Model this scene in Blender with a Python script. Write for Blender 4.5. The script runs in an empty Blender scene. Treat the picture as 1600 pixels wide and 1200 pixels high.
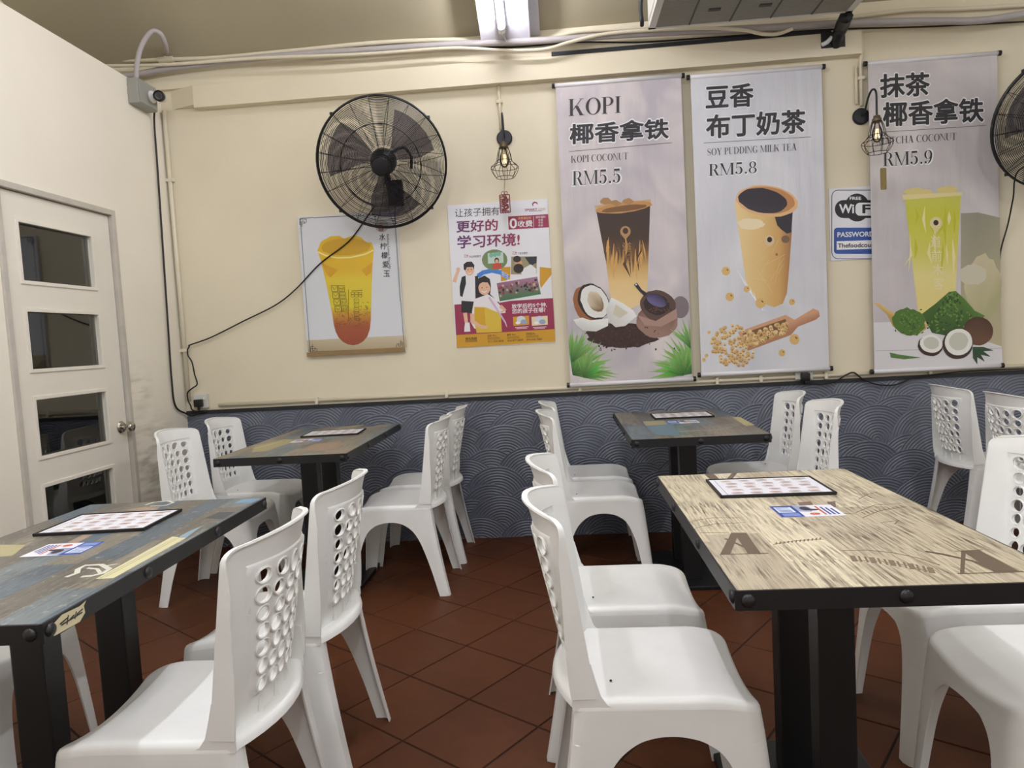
import bpy, bmesh, math, random
import numpy as np
from mathutils import Vector, Matrix
from mathutils.geometry import delaunay_2d_cdt

random.seed(7)
rng = np.random.default_rng(7)
scene = bpy.context.scene
COL = scene.collection

# ------------------------------------------------------------------ camera
F_PX, PITCH, ROLL, YAW, CAM_H = 1100.0, 0.06616, 0.05518, 0.07214, 1.21
def _cam_axes():
    cy, sy, cp, sp = math.cos(YAW), math.sin(YAW), math.cos(PITCH), math.sin(PITCH)
    fwd = np.array([-sy * cp, cy * cp, -sp]); right = np.array([cy, sy, 0.0])
    down = -np.cross(right, fwd)
    cr, sr = math.cos(ROLL), math.sin(ROLL)
    return cr * right + sr * down, -sr * right + cr * down, fwd
RIGHT, DOWN, FWD = _cam_axes()
cam_data = bpy.data.cameras.new('camera')
cam_data.sensor_fit = 'HORIZONTAL'; cam_data.sensor_width = 36.0
cam_data.lens = F_PX / 1600.0 * 36.0
cam_data.clip_start = 0.05
cam = bpy.data.objects.new('camera', cam_data); COL.objects.link(cam)
cam.matrix_world = Matrix(((RIGHT[0], -DOWN[0], -FWD[0], 0), (RIGHT[1], -DOWN[1], -FWD[1], 0),
                           (RIGHT[2], -DOWN[2], -FWD[2], CAM_H), (0, 0, 0, 1)))
scene.camera = cam

# ------------------------------------------------------------------ world, exposure
world = bpy.data.worlds.new('world'); scene.world = world
world.use_nodes = True
world.node_tree.nodes['Background'].inputs['Color'].default_value = (1.0, 0.96, 0.90, 1)
world.node_tree.nodes['Background'].inputs['Strength'].default_value = 0.48
scene.view_settings.view_transform = 'Standard'
scene.view_settings.look = 'None'
scene.view_settings.gamma = 1.0
scene.view_settings.use_curve_mapping = False
scene.view_settings.exposure = 0.55
TUBE_POWER = 150.0      # emission strength of the fluorescent tubes
LAMPS = [(-0.25, 0.7, 1.9, 3.05, 'tube light over the aisle, above the frame'), (1.9, 0.7, 1.9, 3.05, 'added tube light over the right tables, unseen above the frame'), (-1.35, 0.6, 1.8, 3.05, 'added tube light over the left tables, unseen above the frame'), (0.4, -1.4, -0.2, 3.05, 'added tube light, unseen behind the viewer')]  # right, left and rear tubes are unseen, added to brighten tables and walls

# ------------------------------------------------------------------ measuring helpers (photo pixel -> point on a plane)
def ray(px, py):
    return RIGHT * ((px - 800) / F_PX) + DOWN * ((py - 600) / F_PX) + FWD
def on_y(px, py, y):
    d = ray(px, py); t = y / d[1]
    return Vector((d[0] * t, y, CAM_H + d[2] * t))
def on_x(px, py, x):
    d = ray(px, py); t = x / d[0]
    return Vector((x, d[1] * t, CAM_H + d[2] * t))
def on_z(px, py, z):
    d = ray(px, py); t = (z - CAM_H) / d[2]
    return Vector((d[0] * t, d[1] * t, z))
WALL_Y, WALL_X = 4.2, -2.33

# ------------------------------------------------------------------ materials
def lin(c):
    out = []
    for v in c[:3]:
        v = v / 255.0
        out.append(v / 12.92 if v <= 0.04045 else ((v + 0.055) / 1.055) ** 2.4)
    return (*out, 1.0)
MATS = {}
def mat(name, rgb, rough=0.5, metal=0.0, spec=0.5, noise=0.0, nscale=8.0, bump=0.0, bscale=60.0, emit=None):
    m = bpy.data.materials.new(name); m.use_nodes = True
    nt = m.node_tree; b = nt.nodes['Principled BSDF']
    b.inputs['Roughness'].default_value = rough; b.inputs['Metallic'].default_value = metal
    b.inputs['Specular IOR Level'].default_value = spec
    c = lin(rgb)
    b.inputs['Base Color'].default_value = c
    if noise or bump:
        tc = nt.nodes.new('ShaderNodeTexCoord')
    if noise:
        n = nt.nodes.new('ShaderNodeTexNoise'); n.inputs['Scale'].default_value = nscale; n.inputs['Detail'].default_value = 5
        nt.links.new(tc.outputs['Object'], n.inputs['Vector'])
        r = nt.nodes.new('ShaderNodeMapRange'); r.inputs[1].default_value = 0.3; r.inputs[2].default_value = 0.7
        r.inputs[3].default_value = 1 - noise; r.inputs[4].default_value = 1 + noise * 0.5
        nt.links.new(n.outputs['Fac'], r.inputs[0])
        mx = nt.nodes.new('ShaderNodeVectorMath'); mx.operation = 'SCALE'
        mx.inputs[0].default_value = c[:3]
        nt.links.new(r.outputs[0], mx.inputs['Scale']); nt.links.new(mx.outputs[0], b.inputs['Base Color'])
    if bump:
        n2 = nt.nodes.new('ShaderNodeTexNoise'); n2.inputs['Scale'].default_value = bscale; n2.inputs['Detail'].default_value = 4
        nt.links.new(tc.outputs['Object'], n2.inputs['Vector'])
        bp = nt.nodes.new('ShaderNodeBump'); bp.inputs['Strength'].default_value = bump; bp.inputs['Distance'].default_value = 0.01
        nt.links.new(n2.outputs['Fac'], bp.inputs['Height']); nt.links.new(bp.outputs[0], b.inputs['Normal'])
    if emit:
        b.inputs['Emission Color'].default_value = lin(rgb); b.inputs['Emission Strength'].default_value = emit
    MATS[name] = m
    return m
mat('wall_cream', (226, 216, 191), 0.6, noise=0.05, nscale=2.2, bump=0.05, bscale=25)
mat('wall_left', (233, 226, 210), 0.55, noise=0.04, nscale=1.8, bump=0.04, bscale=20)
def smudge(m, spots, dirt):      # hand marks and scuffs with their own place on the wall
    nt = m.node_tree; N = nt.nodes.new; L = nt.links.new; b = nt.nodes['Principled BSDF']
    src = b.inputs['Base Color'].links[0].from_socket
    tc = N('ShaderNodeTexCoord'); mp = N('ShaderNodeMapping'); mp.inputs['Scale'].default_value = (1, 3, 14); L(tc.outputs['Object'], mp.inputs[0])
    n = N('ShaderNodeTexNoise'); n.inputs['Scale'].default_value = 2.0; n.inputs['Detail'].default_value = 6; L(mp.outputs[0], n.inputs['Vector'])
    nr = N('ShaderNodeMapRange'); nr.inputs[1].default_value = 0.42; nr.inputs[2].default_value = 0.75; L(n.outputs['Fac'], nr.inputs[0])
    for (c, rad, amt) in spots:
        d = N('ShaderNodeVectorMath'); d.operation = 'DISTANCE'; L(tc.outputs['Object'], d.inputs[0]); d.inputs[1].default_value = c
        f = N('ShaderNodeMapRange'); f.inputs[1].default_value = 0.0; f.inputs[2].default_value = rad; f.inputs[3].default_value = amt; f.inputs[4].default_value = 0.0; L(d.outputs['Value'], f.inputs[0])
        mu = N('ShaderNodeMath'); mu.operation = 'MULTIPLY'; L(f.outputs[0], mu.inputs[0]); L(nr.outputs[0], mu.inputs[1])
        mx = N('ShaderNodeMix'); mx.data_type = 'RGBA'; L(mu.outputs[0], mx.inputs['Factor']); L(src, mx.inputs['A']); mx.inputs['B'].default_value = lin(dirt); src = mx.outputs['Result']
    L(src, b.inputs['Base Color'])
smudge(MATS['wall_left'], [((-2.33, 3.80, 0.62), 0.34, 1.0), ((-2.33, 3.72, 1.05), 0.16, 0.7)], (120, 106, 80))
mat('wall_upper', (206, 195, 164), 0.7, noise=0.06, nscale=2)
mat('ceiling', (174, 165, 140), 0.75, noise=0.05, nscale=1.5)
mat('beam_white', (206, 204, 212), 0.6, noise=0.04, nscale=9)
mat('dado', (105, 110, 123), 0.40, noise=0.12, nscale=7)
mat('dado_cap', (30, 31, 36), 0.5)
mat('grout', (38, 24, 18), 0.9)
mat('plastic_white', (238, 238, 235), 0.30, noise=0.035, nscale=9)
mat('black_metal', (18, 18, 20), 0.42, noise=0.2, nscale=30)
mat('stud', (46, 44, 46), 0.35, metal=0.4, noise=0.3, nscale=60)
mat('black_plastic', (16, 16, 18), 0.35)
mat('black_cable', (14, 13, 15), 0.5)
mat('conduit', (222, 213, 190), 0.45)
mat('conduit_grey', (178, 172, 172), 0.45, noise=0.08, nscale=12)
mat('box_grey', (150, 150, 142), 0.5)
mat('door_paint', (226, 220, 206), 0.4, noise=0.03, nscale=5)
mat('door_frame', (190, 184, 172), 0.5, noise=0.1, nscale=14)
mat('chrome', (190, 185, 176), 0.18, metal=1.0)
mat('white_plastic2', (225, 224, 220), 0.4)
mat('socket_grey', (205, 205, 198), 0.4)
mat('rod', (222, 220, 222), 0.35)
mat('brass_dark', (92, 80, 58), 0.4, metal=0.5)
mat('lamp_black', (24, 26, 34), 0.45)
mat('cage_bronze', (52, 40, 30), 0.5, metal=0.3)
mat('charm_red', (110, 22, 24), 0.5)
mat('charm_gold', (138, 120, 74), 0.45, metal=0.3)
mat('fan_black', (15, 15, 18), 0.4)

mat('aircon_white', (214, 212, 204), 0.45)
mat('aircon_grille', (150, 148, 138), 0.5)
mat('aircon_dark', (70, 69, 64), 0.6)
mat('wrap_black', (20, 20, 26), 0.45)
mat('menu_black', (20, 18, 18), 0.55)
mat('drain', (20, 16, 14), 0.8)
mat('tube', (244, 246, 255), 0.4, emit=TUBE_POWER)
mat('tube_dim', (246, 246, 255), 0.4, emit=TUBE_POWER * 0.5)
mat('filament', (255, 226, 160), 0.4, emit=2.2)
mat('wood_block', (142, 116, 76), 0.6)
mat('foam_white', (228, 230, 234), 0.6)

def print_mat():            # flat print: reads the printed colour stored on the mesh
    m = bpy.data.materials.new('print'); m.use_nodes = True
    nt = m.node_tree; b = nt.nodes['Principled BSDF']; b.inputs['Roughness'].default_value = 0.5
    a = nt.nodes.new('ShaderNodeAttribute'); a.attribute_name = 'ink'
    nt.links.new(a.outputs['Color'], b.inputs['Base Color'])
    MATS['print'] = m
print_mat()
def glass_mat(name, tint, gloss_col=0.9, ior=1.5):
    m = bpy.data.materials.new(name); m.use_nodes = True
    nt = m.node_tree; nt.nodes.remove(nt.nodes['Principled BSDF']); out = nt.nodes['Material Output']
    t = nt.nodes.new('ShaderNodeBsdfTransparent'); t.inputs['Color'].default_value = tint
    g = nt.nodes.new('ShaderNodeBsdfGlossy'); g.inputs['Roughness'].default_value = 0.03
    g.inputs['Color'].default_value = (gloss_col, gloss_col, gloss_col, 1)
    f = nt.nodes.new('ShaderNodeFresnel'); f.inputs['IOR'].default_value = ior
    mx = nt.nodes.new('ShaderNodeMixShader')
    nt.links.new(f.outputs[0], mx.inputs[0]); nt.links.new(t.outputs[0], mx.inputs[1]); nt.links.new(g.outputs[0], mx.inputs[2])
    nt.links.new(mx.outputs[0], out.inputs['Surface'])
    MATS[name] = m
glass_mat('pane_glass', (0.8, 0.83, 0.79, 1), 0.95, 1.9)
glass_mat('bulb_glass', (0.96, 0.94, 0.90, 1))

def smoke_mat():           # smoke-tinted translucent plastic of the fan blades
    m = mat('fan_blade', (70, 66, 76), 0.3); nt = m.node_tree; b = nt.nodes['Principled BSDF']; out = nt.nodes['Material Output']
    t = nt.nodes.new('ShaderNodeBsdfTransparent'); t.inputs['Color'].default_value = (0.75, 0.73, 0.78, 1); mx = nt.nodes.new('ShaderNodeMixShader'); mx.inputs[0].default_value = 0.28
    nt.links.new(t.outputs[0], mx.inputs[1]); nt.links.new(b.outputs[0], mx.inputs[2]); nt.links.new(mx.outputs[0], out.inputs['Surface'])
smoke_mat()
def tile_mat():
    m = bpy.data.materials.new('floor_tile'); m.use_nodes = True
    nt = m.node_tree; b = nt.nodes['Principled BSDF']; b.inputs['Roughness'].default_value = 0.5; b.inputs['Specular IOR Level'].default_value = 0.22
    oi = nt.nodes.new('ShaderNodeObjectInfo'); tc = nt.nodes.new('ShaderNodeTexCoord')
    n = nt.nodes.new('ShaderNodeTexNoise'); n.inputs['Scale'].default_value = 14; n.inputs['Detail'].default_value = 6
    nt.links.new(tc.outputs['Object'], n.inputs['Vector'])
    ad = nt.nodes.new('ShaderNodeMath'); ad.operation = 'MULTIPLY_ADD'; ad.inputs[1].default_value = 0.35
    nt.links.new(oi.outputs['Random'], ad.inputs[0]); nt.links.new(n.outputs['Fac'], ad.inputs[2])
    r = nt.nodes.new('ShaderNodeValToRGB')
    r.color_ramp.elements[0].position = 0.3; r.color_ramp.elements[0].color = lin((76, 40, 20))
    r.color_ramp.elements[1].position = 1.0; r.color_ramp.elements[1].color = lin((89, 50, 26))
    nt.links.new(ad.outputs[0], r.inputs[0]); nt.links.new(r.outputs[0], b.inputs['Base Color'])
    MATS['floor_tile'] = m
tile_mat()

def plank_mat(name, stops, pw, pl, grain=0.5, dark=(70, 60, 48), scratch=0.0, seed=0.0):
    """Printed plank laminate: planks run along local y, a colour for each plank, grain along y."""
    m = bpy.data.materials.new(name); m.use_nodes = True
    nt = m.node_tree; N = nt.nodes.new; L = nt.links.new
    b = nt.nodes['Principled BSDF']; b.inputs['Roughness'].default_value = 0.36
    tc = N('ShaderNodeTexCoord'); sx = N('ShaderNodeSeparateXYZ'); L(tc.outputs['Object'], sx.inputs[0])
    def mth(op, a, c=None, d=None):
        n = N('ShaderNodeMath'); n.operation = op
        for i, v in enumerate((a, c, d)):
            if v is None: continue
            if isinstance(v, (int, float)): n.inputs[i].default_value = v
            else: L(v, n.inputs[i])
        return n.outputs[0]
    ix = mth('FLOOR', mth('DIVIDE', mth('ADD', sx.outputs[0], 10.0 + seed), pw))
    wn = N('ShaderNodeTexWhiteNoise'); wn.noise_dimensions = '1D'; L(ix, wn.inputs['W'])
    iy = mth('FLOOR', mth('ADD', mth('DIVIDE', sx.outputs[1], pl), mth('MULTIPLY', wn.outputs['Value'], 7.3)))
    cv = N('ShaderNodeCombineXYZ'); L(ix, cv.inputs[0]); L(iy, cv.inputs[1]); cv.inputs[2].default_value = seed
    w2 = N('ShaderNodeTexWhiteNoise'); w2.noise_dimensions = '3D'; L(cv.outputs[0], w2.inputs['Vector'])
    rp = N('ShaderNodeValToRGB'); rp.color_ramp.interpolation = 'CONSTANT'
    while len(rp.color_ramp.elements) < len(stops): rp.color_ramp.elements.new(0.5)
    for i, c in enumerate(stops):
        rp.color_ramp.elements[i].position = i / len(stops); rp.color_ramp.elements[i].color = lin(c)
    L(w2.outputs['Value'], rp.inputs[0])
    mp = N('ShaderNodeMapping'); mp.inputs['Scale'].default_value = (170, 9, 1); L(tc.outputs['Object'], mp.inputs[0])
    ofs = N('ShaderNodeVectorMath'); ofs.operation = 'ADD'; L(mp.outputs[0], ofs.inputs[0]); L(w2.outputs['Color'], ofs.inputs[1])
    g = N('ShaderNodeTexNoise'); g.inputs['Scale'].default_value = 1.0; g.inputs['Detail'].default_value = 8; g.inputs['Roughness'].default_value = 0.65
    g.inputs['Distortion'].default_value = 0.6
    L(ofs.outputs[0], g.inputs['Vector'])
    gr = N('ShaderNodeMapRange'); gr.inputs[1].default_value = 0.43; gr.inputs[2].default_value = 0.64; gr.inputs[3].default_value = 0; gr.inputs[4].default_value = grain
    L(g.outputs['Fac'], gr.inputs[0])
    big = N('ShaderNodeTexNoise'); big.inputs['Scale'].default_value = 9; big.inputs['Detail'].default_value = 5; L(tc.outputs['Object'], big.inputs['Vector'])
    bm = N('ShaderNodeMapRange'); bm.inputs[1].default_value = 0.35; bm.inputs[2].default_value = 0.7; bm.inputs[3].default_value = 0.35; bm.inputs[4].default_value = 1.35
    L(big.outputs['Fac'], bm.inputs[0])
    fac = mth('MULTIPLY', gr.outputs[0], bm.outputs[0])
    mx = N('ShaderNodeMix'); mx.data_type = 'RGBA'; L(fac, mx.inputs['Factor']); L(rp.outputs[0], mx.inputs['A']); mx.inputs['B'].default_value = lin(dark)
    res = mx.outputs['Result']
    if scratch:
        mp2 = N('ShaderNodeMapping'); mp2.inputs['Scale'].default_value = (30, 16, 1); L(tc.outputs['Object'], mp2.inputs[0])
        s = N('ShaderNodeTexNoise'); s.inputs['Scale'].default_value = 2.4; s.inputs['Detail'].default_value = 9; s.inputs['Roughness'].default_value = 0.75; L(mp2.outputs[0], s.inputs['Vector'])
        sr = N('ShaderNodeMapRange'); sr.inputs[1].default_value = 0.56; sr.inputs[2].default_value = 0.72; sr.inputs[3].default_value = 0; sr.inputs[4].default_value = scratch; L(s.outputs['Fac'], sr.inputs[0])
        m2 = N('ShaderNodeMix'); m2.data_type = 'RGBA'; L(sr.outputs[0], m2.inputs['Factor']); L(res, m2.inputs['A']); m2.inputs['B'].default_value = lin((208, 208, 196))
        res = m2.outputs['Result']
    L(res, b.inputs['Base Color'])
    MATS[name] = m
plank_mat('planks_beige', [(214, 203, 174), (194, 182, 156), (220, 209, 180), (182, 170, 146), (210, 198, 168)], 0.118, 0.95, 0.9, (88, 75, 62), 0.0, 0.3)
PATCH = [(104, 118, 124), (134, 127, 112), (96, 110, 120), (122, 117, 106), (148, 140, 122), (88, 102, 112), (110, 104, 94), (142, 130, 112), (116, 126, 128)]
plank_mat('planks_patch', PATCH, 0.082, 0.34, 0.7, (58, 54, 50), 0.6, 1.7)
plank_mat('planks_patch2', PATCH, 0.082, 0.30, 0.7, (50, 46, 42), 0.35, 4.1)
plank_mat('planks_patch3', PATCH[2:] + PATCH[:2], 0.082, 0.32, 0.8, (46, 44, 42), 0.25, 7.9)

# ------------------------------------------------------------------ object helpers
def tag(o, label=None, cat=None, group=None, kind=None):
    if label: o['label'] = label
    if cat: o['category'] = cat
    if group: o['group'] = group
    if kind: o['kind'] = kind
    return o
def thing(name, label, cat, loc=(0, 0, 0), rz=0.0, group=None):
    o = bpy.data.objects.new(name, None); COL.objects.link(o)
    o.empty_display_size = 0.05
    o.location = loc; o.rotation_euler = (0, 0, rz)
    return tag(o, label, cat, group)
def link(name, me, parent=None, world_space=False):
    o = bpy.data.objects.new(name, me); COL.objects.link(o)
    if parent is not None:
        o.parent = parent
        if world_space:      # the mesh is in world coordinates although its parent stands elsewhere
            pw = Matrix.Identity(4); p = parent
            chain = []
            while p is not None: chain.append(p); p = p.parent
            for q in reversed(chain): pw = pw @ q.matrix_parent_inverse @ q.matrix_basis
            o.matrix_parent_inverse = pw.inverted()
    return o
def mesh(name, verts, faces, material, smooth=False, flat_angle=None):
    me = bpy.data.meshes.new(name)
    me.from_pydata([tuple(v) for v in verts], [], [tuple(f) for f in faces]); me.update()
    if material is not None: me.materials.append(MATS[material] if isinstance(material, str) else material)
    if smooth: me.shade_smooth()
    if flat_angle: me.shade_smooth(); me.set_sharp_from_angle(angle=math.radians(flat_angle))
    return me
class MB:
    """Collects shapes of ONE part."""
    def __init__(s): s.v = []; s.f = []
    def add(s, v, f):
        k = len(s.v); s.v += [tuple(a) for a in v]; s.f += [tuple(i + k for i in q) for q in f]; return s
    def box(s, a, b, bev=0.0):
        x0, y0, z0 = a; x1, y1, z1 = b
        if bev <= 0:
            v = [(x, y, z) for x in (x0, x1) for y in (y0, y1) for z in (z0, z1)]
            return s.add(v, [(0, 1, 3, 2), (4, 6, 7, 5), (0, 4, 5, 1), (2, 3, 7, 6), (0, 2, 6, 4), (1, 5, 7, 3)])
        bm = bmesh.new(); bmesh.ops.create_cube(bm, size=1)
        for q in bm.verts: q.co = Vector(((x0 + x1) / 2 + q.co.x * (x1 - x0), (y0 + y1) / 2 + q.co.y * (y1 - y0), (z0 + z1) / 2 + q.co.z * (z1 - z0)))
        bmesh.ops.bevel(bm, geom=list(bm.edges), offset=bev, segments=2, affect='EDGES', profile=0.6)
        bm.verts.index_update(); v = [tuple(q.co) for q in bm.verts]; f = [[q.index for q in p.verts] for p in bm.faces]; bm.free()
        return s.add(v, f)
    def tube(s, pts, r, n=8, caps=True, closed=False):
        pts = [Vector(p) for p in pts]; m = len(pts); rs = r if isinstance(r, (list, tuple)) else [r] * m
        v = []; f = []; up = None
        for i, p in enumerate(pts):
            if closed: t = (pts[(i + 1) % m] - pts[i - 1]).normalized()
            else: t = (pts[min(i + 1, m - 1)] - pts[max(i - 1, 0)]).normalized()
            if up is None:
                up = Vector((0, 0, 1)) if abs(t.z) < 0.9 else Vector((1, 0, 0))
            a = t.cross(up).normalized(); bq = a.cross(t).normalized(); up = bq
            for k in range(n):
                w = 2 * math.pi * k / n
                v.append(p + (a * math.cos(w) + bq * math.sin(w)) * rs[i])
        for i in range(m if closed else m - 1):
            j = (i + 1) % m
            for k in range(n):
                l = (k + 1) % n
                f.append((i * n + k, j * n + k, j * n + l, i * n + l))
        if caps and not closed:
            f.append(tuple(range(n)));  f.append(tuple((m - 1) * n + k for k in reversed(range(n))))
        return s.add(v, f)
    def lathe(s, prof, M=None, n=24):
        """prof: (r, h) pairs about local z; M places it."""
        v = []; f = []
        for r, h in prof:
            for k in range(n):
                w = 2 * math.pi * k / n
                p = Vector((r * math.cos(w), r * math.sin(w), h)); v.append(M @ p if M else p)
        for i in range(len(prof) - 1):
            for k in range(n):
                l = (k + 1) % n; f.append((i * n + k, i * n + l, (i + 1) * n + l, (i + 1) * n + k))
        f.append(tuple(reversed(range(n)))); f.append(tuple((len(prof) - 1) * n + k for k in range(n)))
        return s.add(v, f)
    def prism(s, poly, a, b, axis='y'):
        """poly of 2D points extruded from a to b along axis (others keep order)."""
        n = len(poly); v = []
        for c in (a, b):
            for p in poly:
                v.append({'x': (c, p[0], p[1]), 'y': (p[0], c, p[1]), 'z': (p[0], p[1], c)}[axis])
        f = [tuple(range(n)), tuple(reversed(range(n, 2 * n)))] + [(i, i + n, (i + 1) % n + n, (i + 1) % n) for i in range(n)]
        return s.add(v, f)
    def build(s, name, material, parent=None, smooth=False, angle=None, world_space=False, fixn=True):
        me = mesh(name, s.v, s.f, material, smooth, angle)
        if fixn:
            bm = bmesh.new(); bm.from_mesh(me); bmesh.ops.recalc_face_normals(bm, faces=bm.faces); bm.to_mesh(me); bm.free()
        return link(name, me, parent, world_space)
def bez(pts, n=10):
    """smooth curve through points (Catmull-Rom)"""
    P = [Vector(p) for p in pts]; out = []
    for i in range(len(P) - 1):
        p0 = P[max(i - 1, 0)]; p1 = P[i]; p2 = P[i + 1]; p3 = P[min(i + 2, len(P) - 1)]
        for k in range(n):
            t = k / n
            out.append(0.5 * ((2 * p1) + (p2 - p0) * t + (2 * p0 - 5 * p1 + 4 * p2 - p3) * t * t + (3 * p1 - p0 - 3 * p2 + p3) * t ** 3))
    out.append(P[-1]); return out
def struct(o, label, cat='structure'):
    return tag(o, label, cat, None, 'structure')
def copy_tree(o, parent=None):
    c = o.copy(); COL.objects.link(c)
    if parent is not None: c.parent = parent
    for ch in list(o.children): copy_tree(ch, c)
    return c
# ================================================================== THE ROOM
# ---- floor: grout bed, tiles laid askew, each a piece of its own
FX0, FX1, FY0 = -3.1, 4.2, -2.0
fl = MB().box((FX0, FY0, -0.06), (FX1, WALL_Y + 0.1, -0.004)).build('floor', 'grout')
struct(fl, 'terracotta tiled floor laid askew to the walls', 'floor')
TS, TA, TOX, TOY = 0.2959, 0.62906, -0.5428, 2.0424
eu = np.array([math.cos(TA), -math.sin(TA)]); ew = np.array([math.sin(TA), math.cos(TA)])
def clip(poly, nx, ny, c):           # keep nx*x+ny*y <= c
    out = []
    for i in range(len(poly)):
        a, b = poly[i - 1], poly[i]
        da, db = nx * a[0] + ny * a[1] - c, nx * b[0] + ny * b[1] - c
        if (da <= 0) != (db <= 0):
            t = da / (da - db); out.append((a[0] + (b[0] - a[0]) * t, a[1] + (b[1] - a[1]) * t))
        if db <= 0: out.append(b)
    return out
def tile_solid(poly, top=0.0, bot=-0.008, bev=0.002):
    c = np.mean(np.array(poly), 0); n = len(poly)
    ins = [tuple(c + (np.array(p) - c) * (1 - bev / max(np.linalg.norm(np.array(p) - c), 1e-4))) for p in poly]
    v = [(*p, bot) for p in poly] + [(*p, top - bev) for p in poly] + [(*p, top) for p in ins]
    f = [tuple(range(2 * n, 3 * n))] + [(i, (i + 1) % n, n + (i + 1) % n, n + i) for i in range(n)] + [(n + i, n + (i + 1) % n, 2 * n + (i + 1) % n, 2 * n + i) for i in range(n)]
    return v, f
h = TS / 2 - 0.0032
base_quad = [tuple(eu * a * h + ew * b * h) for a, b in ((-1, -1), (1, -1), (1, 1), (-1, 1))]
if (base_quad[1][0] - base_quad[0][0]) * (base_quad[2][1] - base_quad[0][1]) - (base_quad[1][1] - base_quad[0][1]) * (base_quad[2][0] - base_quad[0][0]) < 0: base_quad.reverse()
tv, tf = tile_solid(base_quad); TILE_ME = mesh('floor_tile', tv, tf, 'floor_tile')
stuff = MB(); ntile = 0
for i in range(-22, 23):
    for j in range(-22, 23):
        c = np.array([TOX, TOY]) + eu * (i + 0.5) * TS + ew * (j + 0.5) * TS
        quad = [(c[0] + q[0], c[1] + q[1]) for q in base_quad]
        cl = quad
        for nx, ny, cc in ((-1, 0, -(WALL_X + 0.003)), (0, 1, WALL_Y - 0.005), (1, 0, FX1), (0, -1, -FY0)):
            cl = clip(cl, nx, ny, cc)
            if len(cl) < 3: break
        if len(cl) < 3: continue
        area = abs(sum(cl[k - 1][0] * cl[k][1] - cl[k][0] * cl[k - 1][1] for k in range(len(cl)))) / 2
        if area < 0.0006: continue
        near = (c[1] > 1.55 - 0.0 and c[0] < 2.4 and c[1] - 1.55 > (abs(c[0] + 0.2) - 1.5) * 0.9)
        whole = len(cl) == 4 and area > 0.98 * (2 * h) ** 2
        if near and ntile < 290:
            if whole:
                o = link('floor_tile', TILE_ME, fl); o.location = (c[0], c[1], rng.normal(0, 0.0004))
            else:
                vv, ff = tile_solid([(p[0] - c[0], p[1] - c[1]) for p in cl]); o = link('floor_tile', mesh('floor_tile', vv, ff, 'floor_tile'), fl); o.location = (c[0], c[1], 0)
            ntile += 1
        else:
            stuff.add(*tile_solid(cl))
tag(stuff.build('floor_tile_field', 'floor_tile', fl), kind='stuff')

# ---- back wall, running on behind the partition to its own corner
wb = MB().box((-2.95, WALL_Y, -0.06), (FX1, WALL_Y + 0.12, 3.0)).build('wall_back', 'wall_cream')
struct(wb, 'long cream back wall with a combed grey plaster dado', 'wall')
# dado: combed plaster scallops as real relief
def scallop_height(X, Z):
    R, dx, dz = 0.215, 0.27, 0.105
    best = np.full(X.shape, -1e9); H = np.zeros(X.shape)
    rows = int(1.2 / dz) + 3
    for r in range(rows, -3, -1):             # upper rows first, lower rows lie over them
        for k in range(-3, int(5.6 / dx) + 3):
            g = np.random.default_rng(1000 + r * 97 + k)
            cx = -2.4 + k * dx + (r % 2) * dx / 2 + g.normal(0, 0.035); cz = r * dz - 0.06 + g.normal(0, 0.018)
            rr = R * g.uniform(0.8, 1.12); tilt = g.normal(0, 0.35)
            d = np.hypot(X - cx, Z - cz)
            ang = np.arctan2(X - cx, Z - cz) - tilt
            m = (d < rr) & (np.abs(ang) < 1.75)
            H[m] = np.sin(d[m] * 2 * math.pi / 0.0165) * 0.5 + 0.5 + 0.35 * np.clip(1 - (rr - d[m]) / 0.012, 0, 1)
    return H
DX0, DX1, DZ1 = WALL_X, 2.95, 0.845
nx, nz = 1320, 214
gx = np.linspace(DX0, DX1, nx); gz = np.linspace(0.0, DZ1, nz)
X, Z = np.meshgrid(gx, gz)
Y = WALL_Y - 0.004 - 0.006 * scallop_height(X, Z)
vv = np.stack([X.ravel(), Y.ravel(), Z.ravel()], 1)
idx = np.arange(nx * nz).reshape(nz, nx)
ff = np.stack([idx[:-1, :-1].ravel(), idx[:-1, 1:].ravel(), idx[1:, 1:].ravel(), idx[1:, :-1].ravel()], 1)
me = bpy.data.meshes.new('dado_plaster')
me.vertices.add(len(vv)); me.vertices.foreach_set('co', vv.ravel())
me.loops.add(ff.size); me.loops.foreach_set('vertex_index', ff.ravel())
me.polygons.add(len(ff)); me.polygons.foreach_set('loop_start', np.arange(0, ff.size, 4)); me.polygons.foreach_set('loop_total', np.full(len(ff), 4))
me.update(calc_edges=True); me.validate(); me.materials.append(MATS['dado']); me.shade_smooth()
link('dado_plaster', me, wb)['label'] = 'grey plaster combed into overlapping scallops'
MB().box((WALL_X, WALL_Y - 0.014, DZ1 - 0.002), (2.95, WALL_Y, DZ1 + 0.02)).build('dado_cap', 'dado_cap', wb)
# ring beam along the top of the wall
rb = MB().box((-2.94, WALL_Y - 0.03, 2.80), (FX1, WALL_Y, 2.975)).build('trim_1', 'wall_cream')
struct(rb, 'shallow cream ledge along the top of the back wall', 'trim')
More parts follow.
